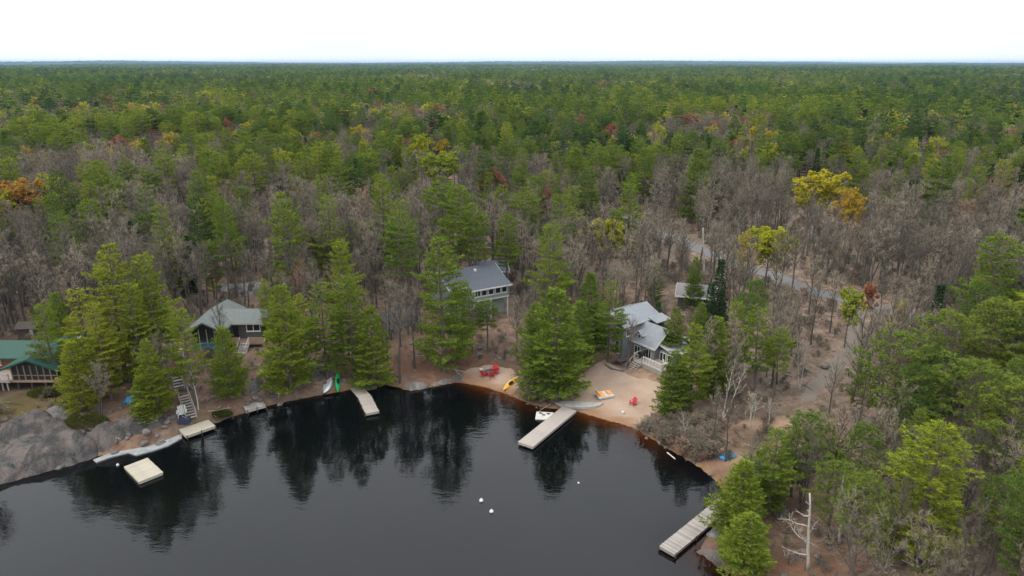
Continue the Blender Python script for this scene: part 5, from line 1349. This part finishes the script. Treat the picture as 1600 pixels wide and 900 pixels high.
pf = pf + (nz - .5) * 1.3 * sstep(110, 240, RR) + (nf - .5) * 2.0 * sstep(220, 500, RR)
pf = np.where((AZ > .2) & (AZ < .75) & (RR > 95) & (RR < 330), pf - .18, pf)
pf = np.where((RR < 95) & (X > 24), .24, pf)                        # right shore: mostly pine
kind = np.where(rn < pf, 'p', 'b'); kb = rs.random(N)
budp = np.where(RR > 230, .13, .01); kind = np.where((kind == 'b') & (kb < budp), 'u', kind); kind = np.where((kind == 'p') & (kb < .10) & (RR > 90), 's', kind)
Ht = np.where(kind == 'p', rs.uniform(11, 18, N) * np.where((RR < 95), .75, np.where(RR > 260, 1.1, 1)), np.where(kind == 's', rs.uniform(8, 14, N), rs.uniform(9, 14.5, N)))
Ht = np.where((RR < 100) & (kind == 'b'), Ht * .78, Ht)
# keep sight lines to what the photograph shows open
def proj(x, y, z):
    dz = z - CAMH; dep = y * CP - dz * SP; up = y * SP + dz * CP
    return 800 + FPX * x / dep, 450 - FPX * up / dep
U, VB = proj(X, Y, Z); _, VT = proj(X, Y, Z + Ht); HW = FPX * 1.9 / np.maximum(RR, 30)
BOX = [(295, 466, 408, 548, 85), (698, 420, 800, 470, 97), (932, 462, 1064, 590, 85), (0, 525, 108, 600, 72), (1042, 438, 1106, 470, 104), (872, 560, 1032, 668, 70), (715, 560, 812, 618, 75),
       (735, 398, 775, 418, 110), (720, 378, 772, 398, 125), (1046, 366, 1130, 408, 140), (1110, 392, 1222, 440, 125), (1205, 428, 1310, 468, 110), (1262, 555, 1325, 628, 75), (345, 430, 420, 466, 95), (1030, 690, 1130, 770, 50), (1190, 650, 1262, 672, 68), (1210, 775, 1290, 900, 46), (600, 470, 650, 520, 85), (380, 560, 630, 640, 70), (1160, 352, 1235, 402, 125), (1240, 268, 1340, 305, 160), (925, 342, 980, 385, 120), (655, 240, 705, 275, 170)]
rem = np.zeros(N, bool); rj = rs.random(N)
for i, (u0, v0, u1, v1, yy) in enumerate(BOX):
    hit = (U + HW > u0) & (U - HW < u1) & (VT < v1) & (VB > v0 + 4) & (RR < yy + 60) & (Y < yy + 400)
    front = VB > v1 - (v1 - v0) * .3
    rem |= hit & front & (rj < (.97 if i < 7 else .85 if i > 18 else .6 if i == 12 else .4))
thin = (RR < 105) & (X < 22) & (rj > .72)
keep = ~rem & ~thin
X, Y, Z, D, RR, kind, Ht, U, VB = [a[keep] for a in (X, Y, Z, D, RR, kind, Ht, U, VB)]; N = len(X); AZ = X / Y
tint = np.where(kind == 'p', np.clip(np.where(RR > 300, .40, .47) + rs.normal(0, .18, N) + .10 * (AZ < -.3) * (RR < 300) + (fbm(X * .012, Y * .012, 71, 3) - .5) * .7, .03, .95), np.where(kind == 's', rs.uniform(.1, .6, N), np.where(kind == 'u', rs.choice([.03, .08, .13, .18, .22, .28, .4, .55, .95, .98], N), np.clip(.36 + rs.normal(0, .2, N) + (fbm(X * .03, Y * .03, 73, 2) - .5) * .5, 0, 1))))
order = np.argsort(RR)
def bft(u, v, h): return base_from_top(u, v, h)
LAND = [('the dark hut', gpx(42, 528)), ('the green roofed cottage', (-57, 78)), ('the big granite slab', gpx(60, 680)), ('the grey roofed cottage', (-37, 90)), ('the bedrock clearing', gpx(380, 450)),
        ('the dirt lane', gpx(380, 378)), ('the lake stairs', gpx(285, 600)), ('the green kayak', gpx(527, 590)), ('the grey bedrock slope', gpx(625, 495)), ('the slate roofed house', (-3, 101)), ('the garden shed', (-4, 114)),
        ('the woodpile', gpx(757, 395)), ('the sandy cove', gpx(790, 570)), ('the yellow bud tree', bft(950, 342, 11)), ('the metal roofed house', (17, 93)), ('the low garage', (28, 108)), ('the upper gravel road', gpx(1060, 376)),
        ('the round yellow roadside tree', bft(1202, 354, 12)), ('the middle of the gravel road', gpx(1215, 436)), ('the pale green roadside tree', bft(1335, 444, 9)), ('the dirt track', gpx(1300, 580)), ('the lower gravel road', gpx(1420, 497)),
        ('the sandy clearing', gpx(1215, 663)), ('the leaning birch', gpx(1072, 690)), ('the weathered dock', gpx(1150, 790)), ('the bleached dead tree', gpx(1262, 880)), ('the large foreground pine', gpx(1425, 870)),
        ('the pine with dead limbs', gpx(1378, 700)), ('the bright right edge pine', gpx(1570, 640)), ('the orange tree at far left', bft(15, 282, 14)), ('the wide pine far left', bft(135, 308, 15)), ('the lone narrow pine', bft(622, 308, 15)),
        ('the wide layered pine at right', bft(1570, 362, 17)), ('the tall dark pine at right', bft(1475, 238, 19)), ('the bottom right corner', gpx(1590, 880)), ('the lone pine above the beach', bft(878, 298, 16)), ('the pine above the clearing', bft(440, 298, 17))]
def nearest_land(x, y): return min(LAND, key=lambda l: (l[1][0] - x) ** 2 + (l[1][1] - y) ** 2)[0]
LIMIT = {'p': 190, 'b': 300, 'u': 20, 's': 30}; cnt = dict.fromkeys('pbus', 0); inst = []
NEAR = {'p': ['wp0', 'wp1', 'wp2', 'wp3', 'wp4', 'wp5', 'wp6', 'wp7', 'wp6', 'yp0'], 'b': ['bd%d' % i for i in range(7)], 'u': ['bu0', 'bu1', 'bu3'], 's': ['sp0', 'sp1']}
WORD = {'p': ('pine_tree', 'pine'), 'b': ('bare_tree', 'leafless tree'), 'u': ('budding_tree', 'budding tree'), 's': ('spruce_tree', 'dark spruce')}
sel = {}
for i in order:
    k = kind[i]
    if RR[i] > 262: break
    key = NEAR[k][rs.integers(len(NEAR[k]))]
    if k == 'p' and X[i] > 24 and RR[i] < 100 and rs.random() < .7: key = 'rp%d' % rs.integers(4)
    vis = -60 < U[i] < 1660
    if vis and cnt[k] < LIMIT[k]:
        cnt[k] += 1; t_ = tint[i]
        look = ('tall ' if Ht[i] > 13 else 'short ' if Ht[i] < 9 else '') + ('' if k in 'us' else ('yellow-green ' if t_ > .6 else 'dark green ' if t_ < .35 else 'green ') if k == 'p' else ('reddish ' if t_ > .72 else 'pale ' if t_ > .5 else 'grey-brown '))
        sel.setdefault((look + WORD[k][1], k, nearest_land(X[i], Y[i])), []).append((i, key))
    else: inst.append((i, key))
for (lk_, k, ld), L in sel.items():
    L.sort(key=lambda t: U[t[0]])
    for n_, (i, key) in enumerate(L):
        lab = lk_ + (' nearest ' if len(L) == 1 else ' around ') + ld + ('' if len(L) == 1 else ', ' + ordw(n_) + ' such from the left')
        plant(key, X[i], Y[i], Ht[i], rs.uniform(.85, 1.15), tint[i], WORD[k][0], lab, 'pine tree' if k == 'p' else 'tree', WORD[k][1] + 's around ' + ld, tilt=(rs.normal(0, .03), rs.normal(0, .03)))
done = set(order[:np.searchsorted(RR[order], 262)])
FAR = {'p': ['zwp%d' % i for i in range(4)], 'b': ['zbd%d' % i for i in range(3)], 'u': ['zbu0', 'zbu1'], 's': ['zsp0']}
for i in order:
    if i in done: continue
    k = kind[i]; L = FAR[k] if RR[i] > 330 else NEAR[k]
    inst.append((i, L[rs.integers(len(L))]))

def scatter(name, P_, rot, scl, idx, tint, keys, label):
    col = bpy.data.collections.new(name + '_models')
    for n_, k in enumerate(keys):
        o = MODEL[k][2].copy(); o.name = 'model_%03d' % n_ + name; col.objects.link(o)
    me = bpy.data.meshes.new(name); me.vertices.add(len(P_)); me.vertices.foreach_set('co', np.asarray(P_, np.float32).ravel())
    for nm, tp, arr, prop in (('rot', 'FLOAT', rot, 'value'), ('tint', 'FLOAT', tint, 'value'), ('idx', 'INT', idx, 'value'), ('scl', 'FLOAT_VECTOR', scl, 'vector')):
        a = me.attributes.new(nm, tp, 'POINT'); a.data.foreach_set(prop, np.asarray(arr, np.int32 if tp == 'INT' else np.float32).ravel())
    o = bpy.data.objects.new(name, me); link(o); tag(o, label, kind='stuff')
    ng = bpy.data.node_groups.new(name, 'GeometryNodeTree')
    ng.interface.new_socket('Geometry', in_out='INPUT', socket_type='NodeSocketGeometry'); ng.interface.new_socket('Geometry', in_out='OUTPUT', socket_type='NodeSocketGeometry')
    nd = ng.nodes.new; gi, go = nd('NodeGroupInput'), nd('NodeGroupOutput'); ip = nd('GeometryNodeInstanceOnPoints'); ci = nd('GeometryNodeCollectionInfo')
    ci.inputs['Collection'].default_value = col; ci.inputs['Separate Children'].default_value = True; ci.inputs['Reset Children'].default_value = True
    def na(nm, dt):
        n_ = nd('GeometryNodeInputNamedAttribute'); n_.data_type = dt; n_.inputs['Name'].default_value = nm; return n_.outputs['Attribute']
    cx = nd('ShaderNodeCombineXYZ'); er = nd('FunctionNodeEulerToRotation'); lk = ng.links.new
    lk(na('rot', 'FLOAT'), cx.inputs['Z']); lk(cx.outputs[0], er.inputs[0]); lk(er.outputs[0], ip.inputs['Rotation'])
    lk(na('scl', 'FLOAT_VECTOR'), ip.inputs['Scale']); lk(na('idx', 'INT'), ip.inputs['Instance Index']); ip.inputs['Pick Instance'].default_value = True
    lk(ci.outputs[0], ip.inputs['Instance']); lk(gi.outputs[0], ip.inputs['Points']); lk(ip.outputs[0], go.inputs[0])
    m = o.modifiers.new('scatter', 'NODES'); m.node_group = ng
    return o
def scatter_list(name, items, label):
    keys = sorted({k for _, k in items}); ki = {k: n_ for n_, k in enumerate(keys)}
    I = np.array([i for i, _ in items]); s = Ht[I] / np.array([DIM[k][0] for _, k in items]); w = rs.uniform(.85, 1.2, len(I)) * np.where(RR[I] > 600, 1.6, np.where(RR[I] > 260, 1.25, 1)) * np.where(RR[I] > 2600, 2.2, np.where(RR[I] > 1200, 1.4, 1))
    scatter(name, np.stack([X[I], Y[I], Z[I] - .08], 1), rs.uniform(0, 6.28, len(I)), np.stack([s * w, s * w, s], 1), [ki[k] for _, k in items], tint[I], keys, label)
scatter_list('wood', [t for t in inst if RR[t[0]] <= 330], 'mixed wood of bare trees and pines behind the cottages')
scatter_list('distant_forest', [t for t in inst if RR[t[0]] > 330], 'endless distant pine forest reaching to the horizon')

# undergrowth: leafless brush
def brush(n, poly_u, label, name, size):
    P_ = []
    rr = np.random.default_rng(len(label))
    while len(P_) < n:
        u0, v0, u1, v1 = poly_u[rr.integers(len(poly_u))]; x, y, z = G(rr.uniform(u0, u1), rr.uniform(v0, v1))
        if poly_dist(np.array([x]), np.array([y]), LK, LK2)[0] > .25: P_.append((x, y, z - .05))
    s = rr.uniform(size * .5, size * 1.2, n)
    scatter(name, P_, rr.uniform(0, 6, n), np.stack([s * rr.uniform(.9, 1.5, n), s * rr.uniform(.9, 1.5, n), s], 1), rr.integers(0, 3, n), np.clip(rr.normal(.5, .25, n), 0, 1), ['br0', 'br1', 'br2'], label)
brush(230, [(815, 600, 872, 632), (985, 668, 1060, 705), (1040, 690, 1105, 735), (830, 560, 860, 620), (1060, 660, 1120, 720)], 'leafless brown brush crowding the bank by the long dock and right shore', 'shore_brush', .75)
nb = 7500
bx_, by_ = rs.uniform(-110, 110, nb * 3), rs.uniform(44, 200, nb * 3); bd_ = poly_dist(bx_, by_, LK, LK2)
m_ = bd_ > 2.5
for (cx, cy, r) in CLEAR: m_ &= (bx_ - cx) ** 2 + (by_ - cy) ** 2 > (r * .8) ** 2
for poly in (beach_px, cove_px):
    A = np.array([gpx(u, v) for u, v in poly]); m_ &= poly_dist(bx_, by_, A, np.roll(A, -1, 0)) > .5
for line, w in ((ROAD, 3.9), (TRACK, 2.0), (DRIVE, 2)):
    a_ = np.array(line)[::2]; dd = np.full(len(bx_), 1e9)
    for p in a_: dd = np.minimum(dd, (bx_ - p[0]) ** 2 + (by_ - p[1]) ** 2)
    m_ &= dd > w * w
m_ &= rs.random(len(m_)) < np.where(bd_ < 16, .85, .8)
bx_, by_ = bx_[m_][:nb], by_[m_][:nb]; s_ = rs.uniform(.2, .9, len(bx_)) * np.where(np.hypot(bx_, by_) < 100, .7, 1)
scatter('undergrowth', np.stack([bx_, by_, H(bx_, by_) - .05], 1), rs.uniform(0, 6, len(bx_)), np.stack([s_, s_, s_], 1), rs.integers(0, 3, len(bx_)), np.clip(rs.normal(.45, .25, len(bx_)), 0, 1), ['br0', 'br1', 'br2'], 'leafless undergrowth on the forest floor')

# stones and fallen branches lying on the forest floor
def stick_model(key, seed):
    g = np.random.default_rng(seed); pts_ = [np.array([0, 0, .06])]; d = np.array([1., 0, .02])
    for _ in range(5): d = unit(d + g.normal(0, .12, 3) * np.array([1, 1, .2])); pts_.append(pts_[-1] + d * .55)
    w = [chain(pts_, [.07, .06, .05, .04, .028, .012], 5)]
    for j in range(2, 5):
        for _ in range(2):
            e = unit(d + g.normal(0, .6, 3) * np.array([1, 1, .5]) + np.array([0, 0, .15])); w.append(frusta(pts_[j][None], (pts_[j] + e * g.uniform(.3, .8))[None], .022, .005, 3))
    V, F = join(w); MODEL[key] = (None, None, bpy.data.objects.new('m_' + key, np_mesh('fallen_branch', V, [(F, 0)], [M['deadwood'] if seed == 1 else M['bark']], True))); DIM[key] = (1, 1)
for k_ in range(4): stick_model('st%d' % k_, k_ + 1)
for k_ in range(4): MODEL['ro%d' % k_] = (None, None, bpy.data.objects.new('m_ro%d' % k_, BOULD[k_]))
def litter(name, n, keys, s0, s1, label, dmax, seed):
    g = np.random.default_rng(seed); x_, y_ = g.uniform(-75, 75, n * 4), g.uniform(44, 135, n * 4); d_ = poly_dist(x_, y_, LK, LK2)
    m = (d_ > .6) & (g.random(n * 4) < np.exp(-d_ / dmax))
    for (cx, cy, r) in CLEAR: m &= (x_ - cx) ** 2 + (y_ - cy) ** 2 > (r * .75) ** 2
    for poly in (beach_px, cove_px):
        A = np.array([gpx(u, v) for u, v in poly]); m &= poly_dist(x_, y_, A, np.roll(A, -1, 0)) > .3
    for line, w in ((ROAD, 3), (TRACK, 1.2)):
        for p in np.array(line)[::2]: m &= (x_ - p[0]) ** 2 + (y_ - p[1]) ** 2 > w * w
    x_, y_ = x_[m][:n], y_[m][:n]; sc = g.uniform(s0, s1, len(x_)) ** 1.0
    z_ = np.array([hz(a, b) for a, b in zip(x_, y_)])
    scatter(name, np.stack([x_, y_, z_], 1), g.uniform(0, 6.28, len(x_)), np.stack([sc, sc, sc * g.uniform(.6, 1, len(x_))], 1), g.integers(0, len(keys), len(x_)), g.random(len(x_)), keys, label)
litter('fallen_branches', 1500, ['st0', 'st1', 'st2', 'st3'], .3, 1.0, 'fallen branches strewn over the forest floor', 40, 3)
litter('scattered_stones', 1300, ['ro0', 'ro1', 'ro2', 'ro3'], .08, .38, 'scattered small stones on the slopes by the lake', 16, 4)

# far canopy beyond the trees one can tell apart
rr_ = np.geomspace(1100, 17000, 260); aa = np.linspace(-.95, .95, 620)
CA, CR = np.meshgrid(aa, rr_); CX, CY = CR * np.sin(CA), CR * np.cos(CA)
CZ = H(CX, CY) + 8.5 + (rs.random(CX.shape) - .5) * 7 * sstep(1800, 3000, CR) + (fbm(CX * .03, CY * .03, 91, 2) - .5) * 6 * sstep(1500, 2600, CR)
ci_ = np.arange(CX.size).reshape(CX.shape); cq = np.stack([ci_[:-1, :-1], ci_[:-1, 1:], ci_[1:, 1:], ci_[1:, :-1]], -1).reshape(-1, 4)
co = bpy.data.objects.new('horizon_forest', np_mesh('horizon_forest', np.stack([CX.ravel(), CY.ravel(), CZ.ravel()], 1), [(cq[:, ::-1], 0)], [M['canopy']])); link(co)
tag(co, 'dark green forest canopy fading to blue at the horizon', kind='stuff')

# ------------------------------------------------------------------ haze
hm = bpy.data.materials.new('haze'); hm.use_nodes = True; hn = hm.node_tree; hn.nodes.clear()
ho = hn.nodes.new('ShaderNodeOutputMaterial'); hv = hn.nodes.new('ShaderNodeVolumePrincipled')
hv.inputs['Color'].default_value = (.45, .70, 1.0, 1); hv.inputs['Density'].default_value = HAZE; hv.inputs['Anisotropy'].default_value = .2
hn.links.new(hv.outputs['Volume'], ho.inputs['Volume'])
top = max(float(GZ.max()) + 3, float(CZ.max()) + 3, CAMH + 4)
o = MB().box(-23500, 23500, -23500, 23500, float(GZ.min()) - 1, top).build('haze', hm); tag(o, 'thin pale blue haze in the air', kind='stuff')
